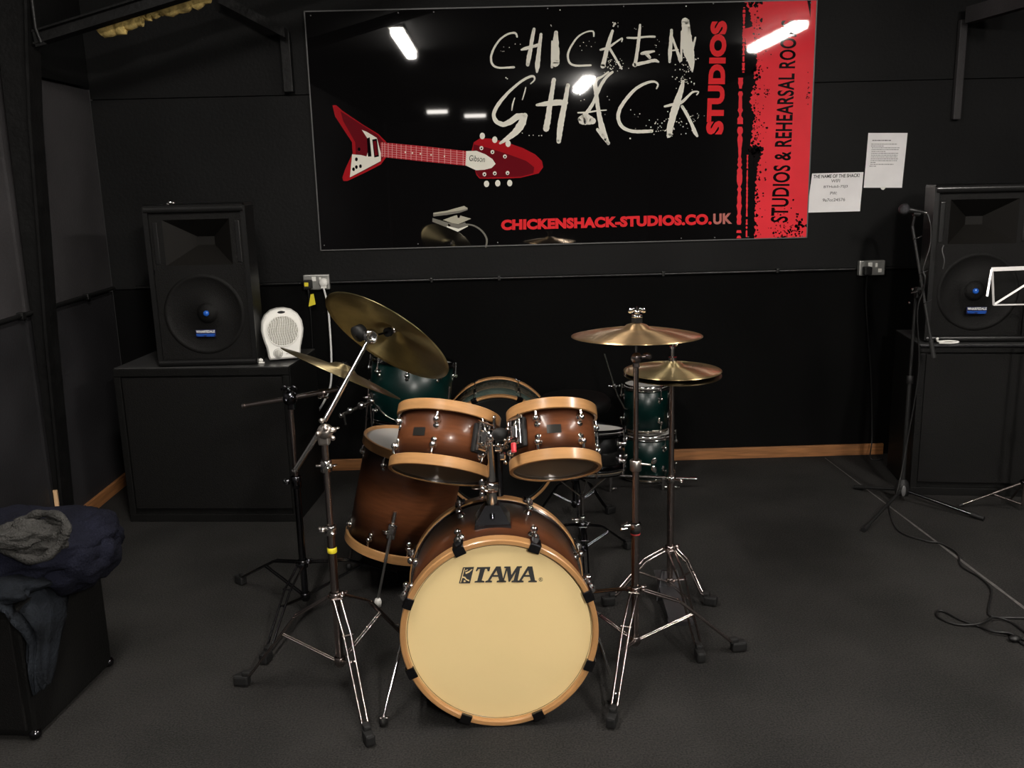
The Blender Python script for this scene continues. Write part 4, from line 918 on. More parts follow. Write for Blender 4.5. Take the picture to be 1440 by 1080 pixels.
# --- rack toms
T1C, T1N = Vector((-.1891, 2.762, .7034)), Vector((.1567, .4711, .8681))
T2C, T2N = Vector((.1651, 2.6694, .738)), Vector((-.0263, .5292, .8481))
def upright_frame(c, n):     # local -y faces the viewer
    z = Vector(n).normalized(); x = Vector((1, 0, 0)); x = (x-z*x.dot(z)).normalized(); y = z.cross(x)
    M = Matrix((x, y, z)).transposed().to_4x4(); M.translation = Vector(c); return M
tomdata = [(T1C, T1N, .1515, .165, .1805, 6, 'brown rack tom with wooden hoops, left and larger of the pair', R_(-90-8), -1),
           (T2C, T2N, .1265, .140, .1655, 6, 'brown rack tom with wooden hoops, right and smaller of the pair', R_(-90-24), 1)]
for (c, n, r, hr, H, nl, lab, of, sd) in tomdata:
    M = upright_frame(c+n.normalized()*.010, n)
    t = drum('rack_tom', lab, 'tom drum', M, r, H, hr, burst('brown_burst_tom', H), M_hoop, M_whead, M_chead, nl, True, .034, of)
    badge_on(t, r, of+R_(22) if sd > 0 else of-R_(0)-R_(-0)-R_(-20) if False else (R_(-90-28) if sd < 0 else R_(-90+32)), H*.50)
    # suspension bracket plus arm to the holder
    am = R_(-90+44) if sd < 0 else R_(-90-50)
    Mr = Matrix.Rotation(am, 4, 'Z')
    b = MB(); b.box(Mr @ Vector((r+.010, 0, H*.52)), (.016, .052, .090), Mr, bev=.005); br = lpart(b, 'mount_pad', M_rubber, t)
    b = MB(); b.box(Mr @ Vector((r+.022, 0, H*.60)), (.012, .040, .020), Mr, bev=.004); b.box(Mr @ Vector((r+.022, 0, H*.36)), (.012, .036, .018), Mr, bev=.004)
    b.cyl(Mr @ Vector((r+.026, -.030, H*.78)), Mr @ Vector((r+.026, .030, H*.78)), .0045, 10)
    for dy in (-.018, .018): b.cyl(Mr @ Vector((r+.026, dy, H*.30)), Mr @ Vector((r+.026, dy, H*.80)), .0035, 8)
    b.cyl(Mr @ Vector((r+.030, 0, H*.42)), Mr @ Vector((r+.030, 0, H*.62)), .012, 14); b.cyl(Mr @ Vector((r+.01, 0, H*.88)), Mr @ Vector((r+.03, 0, H*.66)), .004, 8)
    lpart(b, 'mount_bracket', M_chrome, t, up=br)
    b = MB(); wing(b, Mr @ Vector((r+.036, -.01, H*.38)), Mr @ Vector((1, -.2, .2)), 1.0); lpart(b, 'wing_nut', M_chrome, t, up=br)
    if sd > 0:
        b = MB(); b.box(Mr @ Vector((r+.040, .004, H*.22)), (.012, .014, .030), Mr, bev=.004); lpart(b, 'red_key_tag', M_redplastic, t, up=br, label='red plastic tab')
    p_br = M @ (Mr @ Vector((r+.030, 0, H*.50)))
    b = MB(); e0 = hold+Vector((sd*.014, .006, .0)); kx = e0.lerp(p_br, .55)+Vector((0, .0, -.012))
    b.tube(smooth_path([e0, e0+Vector((sd*.035, -.004, .0)), kx, p_br], 6), .0065, 10)
    b.lathe([(.018, -.012), (.019, 0), (.018, .012), (.001, .013)], frame(e0+Vector((sd*.012, 0, 0)), (sd, 0, 0)), 16); wing(b, e0+Vector((sd*.01, -.02, .012)), (sd*.2, -1, .3), 1.0)
    b.box(e0+Vector((sd*.022, -.004, -.028)), (.02, .026, .02), bev=.005); b.sph(e0+Vector((sd*.03, -.014, -.045)), .008, u=10, v=6)
    part(b, 'tom_arm', M_chrome, bass, up=mt)
b = MB(); b.sph(hold+Vector((.030, -.012, .045)), (.026, .018, .020), u=18, v=10); b.box(hold+Vector((.030, 0, .025)), (.030, .026, .03), bev=.006); part(b, 'joint_cover', M_rubber, bass, up=mt)
# chrome stick between the toms
b = MB(); q = hold+Vector((.012, .03, 0)); b.cyl(q+Vector((0, 0, .0)), q+Vector((.002, .01, .085)), .006, 10); b.sph(q+Vector((.002, .01, .085)), (.008, .008, .006), u=10, v=6); part(b, 'accessory_stub', M_chrome, bass, up=mt)

# --- floor tom
FC, FN = Vector((-.4312, 3.5309, .1663)), Vector((.2325, .021, .9724)).normalized()
MF = upright_frame(FC+FN*.012, FN); FH = .415
ft = drum('floor_tom', 'large brown floor tom with wooden hoops behind the bass drum', 'tom drum', MF, .200, FH, .213, burst('brown_burst_floor', FH), M_hoop, M_whead, M_whead, 8, True, .036, R_(-90-30))
for a in (-96, 24, 146):
    Mr = Matrix.Rotation(R_(a), 4, 'Z'); b = MB()
    b.box(Mr @ Vector((.206, 0, .115)), (.014, .034, .060), Mr, bev=.004); b.box(Mr @ Vector((.220, 0, .125)), (.020, .026, .036), Mr, bev=.004); b.sph(Mr @ Vector((.224, 0, .148)), (.015, .017, .010), u=12, v=8)
    wing(b, Mr @ Vector((.228, -.012, .118)), Mr @ Vector((.5, -1, 0)), 1.0); br = lpart(b, 'leg_bracket', M_chrome if a == -96 else M_bchrome, ft)
    top = MF @ (Mr @ Vector((.222, 0, .20 if a != 146 else .335))); k = top.z/FN.z; foot = top-FN*k
    lo = top-FN*(k-.03/FN.z); mid = top.lerp(lo, .55 if a == -96 else .8)
    b = MB(); b.cyl(top, mid, .0068, 10); b.cyl(mid, lo, .0050, 10); part(b, 'leg', M_schrome if a == -96 else M_dchrome, ft)
    b = MB(); b.lathe([(.001, -.028), (.012, -.026), (.014, -.006), (.010, .006), (.001, .008)], frame(lo, (0, 0, 1)), 14); part(b, 'rubber_foot', M_rubber if a != -96 else M_white, ft)

# --- snare drum on its stand
SNC = Vector((.345, 3.70, .410))
drum('snare_drum', 'dark chrome snare drum with white head half hidden behind the right rack tom', 'snare drum', Matrix.Translation(SNC) @ Matrix.Rotation(R_(-8), 4, 'X') @ Matrix.Rotation(R_(2), 4, 'Y'), .170, .165, .174, M_snare, M_bchrome, M_whead, M_chead, 8, False, off=R_(12))
t = thing('snare_stand', 'chrome basket stand holding the snare drum behind the right rack tom', 'drum stand', (.335, 3.66, 0))
tripod(t, (.335, 3.66), [(.16, 3.86), (.33, 3.42), (.55, 3.80)], .17, .07, M_bchrome, bar=.0036, tube_r=.011)
b = MB(); b.cyl((.335, 3.66, .15), (.335, 3.66, .31), .009, 12); clamp_band(b, (.335, 3.66, .2), (0, 0, 1), .017, .025); wing(b, (.315, 3.65, .2), (-1, -.4, 0), 1.2); part(b, 'post', M_chrome, t)
for a in (-90, 30, 150):
    e = SNC+Vector((.168*math.cos(R_(a)), .168*math.sin(R_(a)), -.020-.034*math.sin(R_(a)))); b = MB(); b.tube([(.335, 3.66, .295), e, e+Vector((0, 0, .035))], .0045, 8)
    arm = part(b, 'basket_arm', M_chrome, t); b = MB(); b.cyl(e+Vector((0, 0, .005)), e+Vector((.0, 0, .036)), .0085, 10); part(b, 'rubber_sleeve', M_rubber, t, up=arm)

# --- green spare drums behind the kit
gb_front, gb_back = Vector((-.010, 4.335, .2935)), 4.765
MG = frame((gb_front.x, gb_back, gb_front.z), (0, -1, 0)); GH = gb_back-gb_front.y
g = thing('bass_drum', 'green bass drum with dark front head standing against the back wall', 'bass drum', MG)
b = MB(); b.lathe([(.279, .004), (.279, GH-.004), (.271, GH-.001), (.271, .002)], None, 80, closed=True); lpart(b, 'shell', M_greenb, g)
for zc, up_ in ((GH, 1), (0, -1)):
    b = MB(); za, zb = (zc-.030, zc+.008) if up_ > 0 else (zc-.008, zc+.030); b.ring(.281, .2925, za, zb, None, 80, .003); lpart(b, 'hoop', M_hoopo, g)
    b = MB(); b.ring(.2795, .286, zc-up_*.034-.004, zc-up_*.034+.004, None, 64, .001); lpart(b, 'head_rim', M_chrome, g)
b = MB(); b.lathe([(.280, GH-.002), (.268, GH-.001), (.0005, GH-.001)], None, 64); lpart(b, 'front_head', M_blackhead, g)
b = MB(); b.lathe([(.280, .003), (.0005, .002)], None, 64); lpart(b, 'rear_head', M_whead, g)
for i in range(8):
    a = R_(22.5+45*i); d = Vector((math.cos(a), math.sin(a), 0)); Mq = Matrix((d.cross(Vector((0, 0, 1))), d, Vector((0, 0, 1)))).transposed().to_4x4()
    b = MB(); b.box(d*.286+Vector((0, 0, GH/2)), (.016, .012, .10), Mq, bev=.004); lpart(b, 'lug', M_chrome, g)
    for ud, e in ((1, GH-.01), (-1, .01)):
        b = MB(); b.cyl(d*.292+Vector((0, 0, GH/2+ud*.04)), d*.297+Vector((0, 0, e)), .003, 8); lpart(b, 'tension_rod', M_chrome, g)
        b = MB(); b.box(d*.295+Vector((0, 0, e+ud*.004)), (.03, .006, .032), Mq, bev=.003); b.box(d*.286+Vector((0, 0, e+ud*.020)), (.03, .022, .005), Mq, bev=.002); lpart(b, 'claw_hook', M_bchrome, g)
GF = Vector((-.455, 4.47, .44)); GN = Vector((.12, .10, .98)).normalized(); MGF = upright_frame(GF, GN)
g2 = drum('floor_tom', 'dark green floor tom behind the tilted cymbals at left', 'tom drum', MGF, .200, .30, .205, M_green, M_bchrome, M_whead, M_chead, 8, False, off=R_(-90-2))
for a in (-150, -30, 90):
    Mr = Matrix.Rotation(R_(a), 4, 'Z'); b = MB(); b.box(Mr @ Vector((.210, 0, .10)), (.022, .034, .06), Mr, bev=.005); wing(b, Mr @ Vector((.226, 0, .11)), Mr @ Vector((1, 0, 0)), 1.0); lpart(b, 'leg_bracket', M_chrome, g2)
    top = MGF @ (Mr @ Vector((.224, 0, .20))); ft_ = top-GN*(top.z/GN.z); b = MB(); b.cyl(top, ft_+GN*.025, .0052, 10); part(b, 'leg', M_dchrome, g2)
    b = MB(); b.cyl(ft_+Vector((0, 0, .0005)), ft_+GN*.035, .011, 12); part(b, 'rubber_foot', M_rubber, g2)
b = MB(); q = [W(480, 584, 4.20), W(492, 577, 4.20), W(508, 570, 4.20), W(523, 564, 4.22), W(530, 572, 4.25), W(545, 586, 4.26), W(566, 595, 4.26)]
b.tube(smooth_path(q[3:], 6), .0045, 8); b.cyl(q[0], q[3], .0075, 10)
for i, rr in ((0, .013), (1, .016), (2, .019), (3, .015)): b.sph(q[i]+Vector((0, -.004, 0)), rr, u=10, v=6)
b.cyl(q[0]+Vector((.012, 0, .01)), q[0]+Vector((.018, -.005, -.045)), .006, 8); b.cyl(q[3], q[3]+Vector((.002, 0, .04)), .006, 8); b.cyl(q[3]+Vector((-.008, 0, 0)), Vector((q[3].x-.008, 4.22, .30)), .004, 8)
part(b, 'mounting_arm', M_chrome, g2)
ga = drum('floor_tom', 'dark green tom standing on the floor, lower of the stacked pair', 'tom drum', Matrix.Translation((.797, 4.800, .014)), .138, .236, .142, M_green, M_chrome, M_whead, M_chead, 6, False, off=R_(-90+28), hm=M_chrome)
gu = drum('rack_tom', 'dark green tom with white head, upper of the stacked pair', 'tom drum', Matrix.Translation((.786, 4.800, .276)), .116, .236, .120, M_green, M_chrome, M_whead, M_chead, 6, False, off=R_(-90+28))
b = MB(); p0, p1, p2, p3 = W(850, 497, 4.72), W(864, 543, 4.72), W(868, 556, 4.72), W(878, 574, 4.76)
b.cyl(p0, p1, .0055, 10); b.tube([p1, p2, p3, Vector((.69, 4.76, p3.z-.01))], .0048, 8); clamp_band(b, p1, p1-p0, .011, .022); b.cyl(p1+Vector((-.028, 0, .002)), p1+Vector((.026, 0, .002)), .004, 8); b.sph(p1+Vector((-.028, 0, .002)), .007, u=8, v=6); b.sph(p1+Vector((.026, 0, .002)), .007, u=8, v=6)
part(b, 'tom_arm', M_chrome, gu)
b = MB(); wing(b, Vector((.84, 4.668, .285)), (0, -1, .1), 1.3); b.cyl((.80, 4.672, .29), (.84, 4.672, .29), .004, 8); part(b, 'wing_nut', M_chip, gu)
# folded chrome arm lying on the floor before the stack
t = thing('hardware_rod', 'loose chrome hardware arm lying on the floor before the stacked green toms', 'drum hardware', (.78, 4.56, 0))
b = MB(); a0, a1 = W(856, 668, 4.56), W(979, 674, 4.56); b.cyl(a0, a1, .0085, 12); b.cyl(a0.lerp(a1, .93), a1+Vector((.004, 0, 0)), .011, 12); part(b, 'rod', M_chrome, t)
for k in (.02, .62, .74):
    q = a0.lerp(a1, k); b = MB(); b.box((q.x, q.y, q.z*.5), (.014, .02, q.z-.002), bev=.004); b.sph((q.x+.014, q.y-.008, .018), .010, u=10, v=6); b.cyl((q.x, q.y, .02), (q.x+.03, q.y-.01, .018), .006, 8)
    part(b, 'clamp', M_chrome, t)
# drum throne
t = thing('drum_throne', 'black round drum throne barely showing behind the right rack tom', 'stool', (.345, 4.13, 0))
b = MB(); b.lathe([(.001, .625), (.10, .625), (.15, .618), (.168, .60), (.170, .575), (.160, .555), (.001, .550)], Matrix.Translation((.345, 4.13, 0)), 40); part(b, 'seat', M_vinyl, t)
b = MB(); b.cyl((.345, 4.13, .25), (.345, 4.13, .555), .012, 12); part(b, 'post', M_bchrome, t)
tripod(t, (.345, 4.13), [(.16, 4.22), (.36, 3.93), (.52, 4.24)], .22, .10, M_bchrome)

# ================================================================== CYMBALS AND STANDS
br1 = bronze('bronze_crash', (.80, .54, .29), .30, 1.0); br2 = bronze('bronze_hat', (.66, .52, .27), .32, 2.0)
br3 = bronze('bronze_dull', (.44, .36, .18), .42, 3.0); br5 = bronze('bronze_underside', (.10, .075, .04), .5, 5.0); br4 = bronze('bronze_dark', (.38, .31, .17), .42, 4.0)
c3, _ = cymbal((.4331, 2.8315, 1.1258), (.0076, .0332, .9994), .2032, 'bronze crash cymbal lying level on the right stand', br1, bow=.022, bh=.018, bell=.045)
c1, M1 = cymbal((-.3512, 2.9603, 1.1193), (.4915, .5132, .7036), .2286, 'big cymbal tilted steeply with its underside to the viewer, at upper left', br3, bow=.02)
c2, M2 = cymbal((-.5554, 3.2354, .9466), (.4275, .205, .880), .2286, 'cymbal seen almost edge on, sloping down behind the chrome boom arm', br4, bow=.016, bh=.02)

# crash stand (right)
t = thing('cymbal_stand', 'straight chrome cymbal stand with a red band, right of the bass drum', 'cymbal stand', (.437, 2.83, 0))
cx, cy = .432, 2.83
tripod(t, (cx, cy), [(.311, 2.473), (.79, 2.881), (.13, 3.10)], .262, .085, M_dchrome)
b = MB(); b.cyl((cx, cy, .28), (cx, cy, .485), .0135, 18); part(b, 'lower_pole', M_dchrome, t)
b = MB(); b.cyl((cx, cy, .47), (cx, cy, .70), .0115, 16); part(b, 'middle_pole', M_dchrome, t)
b = MB(); b.cyl((cx, cy, .69), (cx, cy, 1.035), .0085, 16); part(b, 'upper_pole', M_dchrome, t)
b = MB(); clamp_band(b, (cx, cy, .488), (0, 0, 1), .019, .022); b.cyl((cx, cy, .49), (cx-.04, cy-.012, .494), .0045, 8); b.cyl((cx-.028, cy-.012, .505), (cx-.05, cy-.02, .497), .004, 8); b.cyl((cx-.028, cy-.012, .483), (cx-.05, cy-.02, .485), .004, 8); part(b, 'height_clamp', M_chrome, t)
b = MB(); clamp_band(b, (cx, cy, .473), (0, 0, 1), .0175, .018); part(b, 'rubber_collar', M_rubber, t)
b = MB(); clamp_band(b, (cx, cy, .461), (0, 0, 1), .0165, .006); part(b, 'red_band', M_redtape, t, label='thin red band')
b = MB(); clamp_band(b, (cx, cy, .694), (0, 0, 1), .019, .036); b.cyl((cx, cy, .70), (cx+.045, cy-.02, .700), .004, 8)
up = part(b, 'height_clamp', M_chip, t)
b = MB(); 
for k in (-1, 1): b.sph((cx+.055, cy-.022, .700+k*.013), (.009, .003, .012), Matrix.Rotation(k*.35, 4, 'Y'), 10, 6)
part(b, 'wing_nut', M_chrome, t, up=up)
b = MB(); b.lathe([(.016, -.009), (.018, 0), (.016, .009), (.001, .01)], frame((cx, cy-.004, 1.045), (0, -1, 0)), 18); b.box((cx, cy, 1.036), (.022, .02, .045), bev=.005); b.cyl((cx, cy, 1.045), (cx+.03, cy, 1.048), .006, 8); b.sph((cx+.035, cy, 1.05), (.016, .006, .010), Matrix.Rotation(.4, 4, 'Y'), 10, 6); part(b, 'tilter', M_dchrome, t)
b = MB(); b.cyl((cx, cy, 1.05), (cx+.002, cy+.002, 1.205), .004, 10); part(b, 'threaded_rod', M_chrome, t)
b = MB(); b.cyl((cx, cy, 1.112), (cx, cy, 1.128), .016, 16); b.cyl((cx+.002, cy, 1.157), (cx+.002, cy, 1.172), .017, 16); part(b, 'felt', M_felt, t)
b = MB(); b.lathe([(.001, 1.183), (.016, 1.181), (.018, 1.175), (.017, 1.172), (.001, 1.172)], Matrix.Translation((cx+.002, cy+.001, 0)), 18); wing(b, (cx+.002, cy, 1.180), (0, 0, 1), 1.2); part(b, 'wing_nut', M_chrome, t)

# boom stand 1 (left front)
t = thing('cymbal_stand', 'chrome boom stand with a yellow band carrying the big tilted cymbal', 'cymbal stand', (-.536, 2.72, 0))
bx, by = -.535, 2.72
tripod(t, (bx, by), [(-.862, 2.765), (-.411, 2.425), (-.33, 2.99)], .325, .105, M_dchrome)
b = MB(); b.cyl((bx, by, .33), (bx, by, .555), .0135, 18); part(b, 'lower_pole', M_dchrome, t)
b = MB(); b.cyl((bx, by, .545), (bx, by, .838), .0105, 16); part(b, 'upper_pole', M_dchrome, t)
b = MB(); z = W(470, 773, by).z; clamp_band(b, (bx, by, z), (0, 0, 1), .0152, .018); part(b, 'yellow_band', M_yellow, t, label='yellow tape band')
b = MB(); z = W(468, 745, by).z; clamp_band(b, (bx, by, z), (0, 0, 1), .018, .030); wing(b, (bx-.016, by-.012, z+.008), (-.9, -.4, 0), 1.0); b.sph((bx+.008, by-.018, z-.008), .008, u=8, v=6); part(b, 'height_clamp', M_chrome, t)
b = MB(); z = W(463, 655, by).z; clamp_band(b, (bx, by, z), (0, 0, 1), .018, .036); wing(b, (bx+.012, by-.016, z+.005), (.9, -.6, 0), 1.0); b.cyl((bx, by, z), (bx-.03, by-.01, z+.004), .005, 8); part(b, 'upper_clamp', M_chrome, t)
A0, A1_, A2_ = W(414, 663, by), W(447, 611, by), W(456, 592, by-.01)
tl = W(521, 473, 2.865); cen = M1 @ Vector((0, 0, .012))
b = MB(); b.lathe([(.022, -.016), (.024, 0), (.022, .016), (.001, .017)], frame((bx+.006, by-.006, .868), (0, -1, .2)), 18); b.box((bx, by, .842), (.034, .03, .034), bev=.006)
for q in ((.03, -.02, .875), (.012, -.028, .882), (-.012, -.026, .866), (.0, -.02, .905), (.028, -.012, .848)): b.sph((bx+q[0], by+q[1], q[2]), .0085, u=10, v=6)
wing(b, (bx+.026, by-.016, .874), (1, -.3, .2), 1.1); b.cyl((bx-.01, by-.004, .845), A1_, .010, 10); part(b, 'boom_joint', M_chip, t)
b = MB(); b.cyl(A0, A1_, .0085, 12); b.cyl(A0, A0.lerp(A1_, .04), .0105, 12); b.cyl(A2_, tl, .0068, 14); b.cyl(A2_, A2_.lerp(tl, .5), .0082, 14); part(b, 'boom_arm', M_chrome, t)
b = MB(); Mt = frame(tl, (.35, -.93, .1)); b.lathe([(.001, .008), (.011, .008), (.013, .017), (.019, .017), (.024, .008), (.024, -.012), (.001, -.014)], Mt, 24); part(b, 'tilter', M_chrome, t)
b = MB(); b.lathe([(.001, .018), (.024, .014), (.027, -.012), (.001, -.018)], frame(tl+Vector((-.036, .016, .010)), (.6, .7, .3)), 18); part(b, 'tilter_knob', M_rubber, t)
b = MB(); b.cyl(tl, cen+(cen-tl).normalized()*.03, .0036, 10); part(b, 'threaded_rod', M_bchrome, t)
dn = (cen-tl).normalized(); b = MB(); b.tube([cen-dn*.020, cen-dn*.006], .015, 14); part(b, 'felt', M_felt, t)
b = MB(); wing(b, cen+dn*.016, dn, 1.0); part(b, 'wing_nut', M_chrome, t)

# boom stand 2 (left rear, dark)
t = thing('cymbal_stand', 'darker boom stand behind at left, holding the edge-on cymbal', 'cymbal stand', (-.752, 3.25, 0))
bx, by = -.752, 3.25
tripod(t, (bx, by), [(-1.079, 3.556), (-.823, 2.918), (-.411, 3.533)], .215, .085, M_bchrome)
b = MB(); b.cyl((bx, by, .22), (bx, by, .535), .0135, 18); part(b, 'lower_pole', M_bchrome, t)
b = MB(); b.cyl((bx, by, .52), (bx, by, .83), .0095, 16); part(b, 'upper_pole', M_dchrome, t)
b = MB(); clamp_band(b, (bx, by, .535), (0, 0, 1), .0185, .045); wing(b, (bx-.022, by-.01, .54), (-1, -.3, .1), 1.3); part(b, 'height_clamp', M_bchrome, t)
e0, e1, hd = W(341, 571, by), W(482, 546, by), Vector((bx, by-.014, .845))
b = MB(); hd2 = W(408, 560, by-.014); b.lathe([(.024, -.014), (.026, 0), (.024, .014), (.001, .015)], frame(hd2, (0, -1, 0)), 18); b.box((hd2.x, by, hd2.z-.02), (.026, .026, .05), bev=.006)
wing(b, hd2+Vector((0, -.006, .024)), (0, -.2, 1), 1.3); b.sph(hd2+Vector((.016, -.02, .006)), .007, u=8, v=6); b.sph(hd2+Vector((-.010, -.02, -.004)), .007, u=8, v=6); part(b, 'boom_joint', M_bchrome, t)
b = MB(); b.cyl(e0, hd2, .0085, 12); b.cyl(hd2, e1, .0085, 12); b.cyl(e0, e0.lerp(hd2, .06), .0105, 12); clamp_band(b, W(453, 552, by), e1-e0, .014, .03); wing(b, W(455, 556, by-.01), (0, -1, -.6), .9); part(b, 'boom_arm', M_dchrome, t)
cen = M2 @ Vector((0, 0, .01)); n2 = M2.to_3x3() @ Vector((0, 0, 1)); tl = e1+(cen-n2*.09-e1)*.6
b = MB(); b.lathe([(.017, -.012), (.019, 0), (.017, .012), (.001, .013)], frame(e1, (.2, -1, 0)), 16); part(b, 'tilter', M_bchrome, t)
b = MB(); b.tube([e1, cen-n2*.06, cen+n2*.028], .0038, 10); part(b, 'threaded_rod', M_bchrome, t)
b = MB(); b.tube([cen+n2*.012, cen+n2*.022], .014, 12); b.tube([cen-n2*.026, cen-n2*.012], .014, 12); part(b, 'felt', M_felt, t)

# hi-hat
HX, HY, HZ = .637, 3.30, .9117
ht_, _ = cymbal((HX, HY, HZ), (.001, .0005, 1), .178, 'top hi-hat cymbal on its stand behind the crash cymbal', br2, bow=.018, bh=.018, bell=.045, name='hi_hat_cymbal')
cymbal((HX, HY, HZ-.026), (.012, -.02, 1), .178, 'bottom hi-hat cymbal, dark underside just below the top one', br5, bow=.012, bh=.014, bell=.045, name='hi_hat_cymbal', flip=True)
b = MB(); q = [ht_.matrix_world.inverted() @ Vector((0, 0, 0))]
b.ring(.066, .068, 0, .0006, None, 4, .0002)
lp = b.build('maker_print', M_ink, ht_); lp.location = (-.055, -.070, .0082); lp.scale = (.35, .35, 1)
t = thing('hi_hat_stand', 'chrome hi-hat stand with foot pedal at the right of the kit', 'hi-hat stand', (HX, HY, 0))
tripod(t, (HX, HY), [(.775, 3.235), (.651, 2.835), (.400, 3.26)], .205, .075, M_dchrome, spread=.013, bar=.0045)
b = MB(); b.cyl((HX, HY, .22), (HX, HY, .50), .0135, 18); b.cyl((HX, HY, .48), (HX, HY, .868), .0105, 16); part(b, 'pole', M_dchrome, t)
b = MB(); clamp_band(b, (HX, HY, .485), (0, 0, 1), .018, .022); b.cyl((HX, HY-.01, .487), (HX+.03, HY-.02, .484), .005, 8); wing(b, (HX+.026, HY-.018, .484), (1, -.3, 0), .9); b.sph((HX-.016, HY-.012, .492), .006, u=8, v=6); part(b, 'height_clamp', M_chrome, t)
b = MB(); b.lathe([(.001, .868), (.026, .868), (.030, .874), (.024, .880), (.001, .882)], Matrix.Translation((HX, HY, 0)), 24); part(b, 'seat_cup', M_rubber, t)
b = MB(); b.cyl((HX, HY, .86), (HX, HY, 1.045), .0032, 8); part(b, 'pull_rod', M_chrome, t)
b = MB(); b.cyl((HX, HY, .938), (HX, HY, .952), .016, 14); b.cyl((HX, HY, .955), (HX, HY, .992), .008, 12); b.cyl((HX, HY, .985), (HX, HY, .992), .013, 12); b.sph((HX+.012, HY-.004, .998), .006, u=8, v=6); b.cyl((HX, HY, .99), (HX+.010, HY, 1.012), .003, 8); part(b, 'clutch', M_chrome, t)
b = MB()
b.prism([(HX-.040, HY-.20, .012), (HX+.040, HY-.20, .012), (HX+.044, HY+.10, .070), (HX-.044, HY+.10, .070)], (0, 0, .006))
b.prism([(HX-.045, HY-.225, .001), (HX+.045, HY-.225, .001), (HX+.045, HY-.195, .001), (HX-.045, HY-.195, .001)], (0, 0, .016)); part(b, 'foot_pedal', M_dsteel, t)
b = MB(); b.prism([(HX-.055, HY-.02, .002), (HX+.055, HY-.02, .002), (HX+.03, HY-.0, .115), (HX-.03, HY-.0, .115)], (0, .012, 0)); part(b, 'pedal_frame', M_dsteel, t)

# ================================================================== MICROPHONE STAND
mb_ = F(1267, 706); mx, my = 1.970, 4.29
t = thing('microphone_stand', 'black boom microphone stand with folding legs at right', 'microphone stand', (mx, my, 0))
b = MB(); b.cyl((mx, my, .05), (mx, my, .62), .011, 14); b.cyl((mx, my, .60), (mx, my, 1.045), .0075, 12); part(b, 'pole', M_rubber, t)
b = MB(); b.lathe([(.012, .03), (.030, .035), (.034, .065), (.026, .10), (.014, .115)], Matrix.Translation((mx, my, 0)), 18); clamp_band(b, (mx, my, .615), (0, 0, 1), .016, .04); hub = part(b, 'leg_hub', M_rubber, t)
b = MB(); b.sph((mx-.008, my-.034, .065), (.012, .006, .028), u=12, v=8); part(b, 'hub_cap', mat('grey_cap', (.10, .10, .10), .4), t, up=hub)
for px, py in ((1203, 688), (1215, 748), (1381, 732)):
    f = F(px, py); f.z = .012; a = Vector((mx, my, .062)); d = (f-a).normalized()
    b = MB(); b.cyl(a, f, .0078, 10); lg_ = part(b, 'leg', M_bchrome if px == 1381 else M_rubber, t)
    b = MB(); b.cyl(f-d*.05, f+d*.008, .0115, 12); part(b, 'rubber_foot', M_rubber, t, up=lg_)
B0, B1 = W(1313, 503, 4.20), W(1283, 318, 4.25); pj = W(1297, 415, 4.235)
b = MB(); b.cyl(B0, B1, .0065, 12); b.cyl(B0, B0.lerp(B1, .13), .0105, 12); part(b, 'boom_arm', mat('satin_black_metal', (.05, .05, .05), .35, .5), t)
b = MB(); b.box((mx, my-.02, 1.035), (.024, .03, .05), bev=.005); b.cyl((mx, my-.01, 1.04), (pj.x, pj.y, 1.035), .012, 12); part(b, 'boom_clamp', M_rubber, t)
b = MB(); b.cyl(W(1281, 412, 4.245), W(1290, 410, 4.235), .0035, 8); b.sph(W(1283, 407, 4.24), .0055, u=8, v=6); b.sph(W(1279, 426, 4.245), .0055, u=8, v=6); part(b, 'wing_screw', M_chrome, t)
for py in (336, 384, 425):
    q = B1.lerp(B0, (py-318)/185); b = MB(); b.tube([q+Vector((-.01, -.006, 0)), q+Vector((.014, -.008, .006)), q+Vector((.030, -.004, .014))], .003, 6); part(b, 'cable_clip', M_rubber, t)
t = thing('microphone', 'black microphone at the top of the boom pointing left', 'microphone', W(1283, 298, 4.25))
m0, m1 = W(1299, 299, 4.24), W(1276, 295, 4.25)
b = MB(); d = (m1-m0).normalized(); L0 = (m1-m0).length; b.tube([m0, m0+d*.02, m1], [.010, .012, .017], 14); part(b, 'body', M_plastic, t)
b = MB(); b.sph(m1+d*.014, .0255, u=16, v=10); b.lathe([(.0265, -.004), (.0265, .004)], frame(m1+d*.010, d), 20); part(b, 'grille', mat('mic_mesh', (.05, .05, .055), .35, .6, bump=.6, bscale=400), t)
b = MB(); b.cyl(m0-d*.012, m0+d*.004, .0095, 12); part(b, 'connector', M_chrome, t)
b = MB(); b.tube([B1+Vector((0, 0, -.004)), B1.lerp((m0+m1)/2, .8)], .006, 8); b.tube([(m0+m1)/2+d*.01-Vector((0, 0, .012)), (m0+m1)/2-d*.02-Vector((0, 0, .010))], .012, 10); part(b, 'clip', M_rubber, t)
b = MB(); b.tube(smooth_path([m0-d*.01, W(1305, 303, 4.23), W(1309, 320, 4.22), W(1308, 345, 4.215), W(1303, 362, 4.21), W(1298, 380, 4.21), W(1301, 392, 4.20), W(1298, 410, 4.21), W(1290, 440, 4.22), W(1292, 520, 4.235), W(1276, 620, 4.25), W(1262, 690, 4.22), F(1250, 712, .006), F(1262, 745, .006), F(1300, 760, .006), F(1322, 764, .006), F(1346, 778, .006), F(1352, 796, .006), F(1378, 812, .006), F(1394, 830, .006), F(1390, 856, .006), F(1396, 867, .006), F(1440, 869, .006)], 8), .0038, 8)
single(b, 'microphone_lead', mat('grey_black_cable', (.007, .007, .007), .45), m0, 'black lead from the microphone down the stand and across the carpet', 'cable')
b = MB(); zc = .006
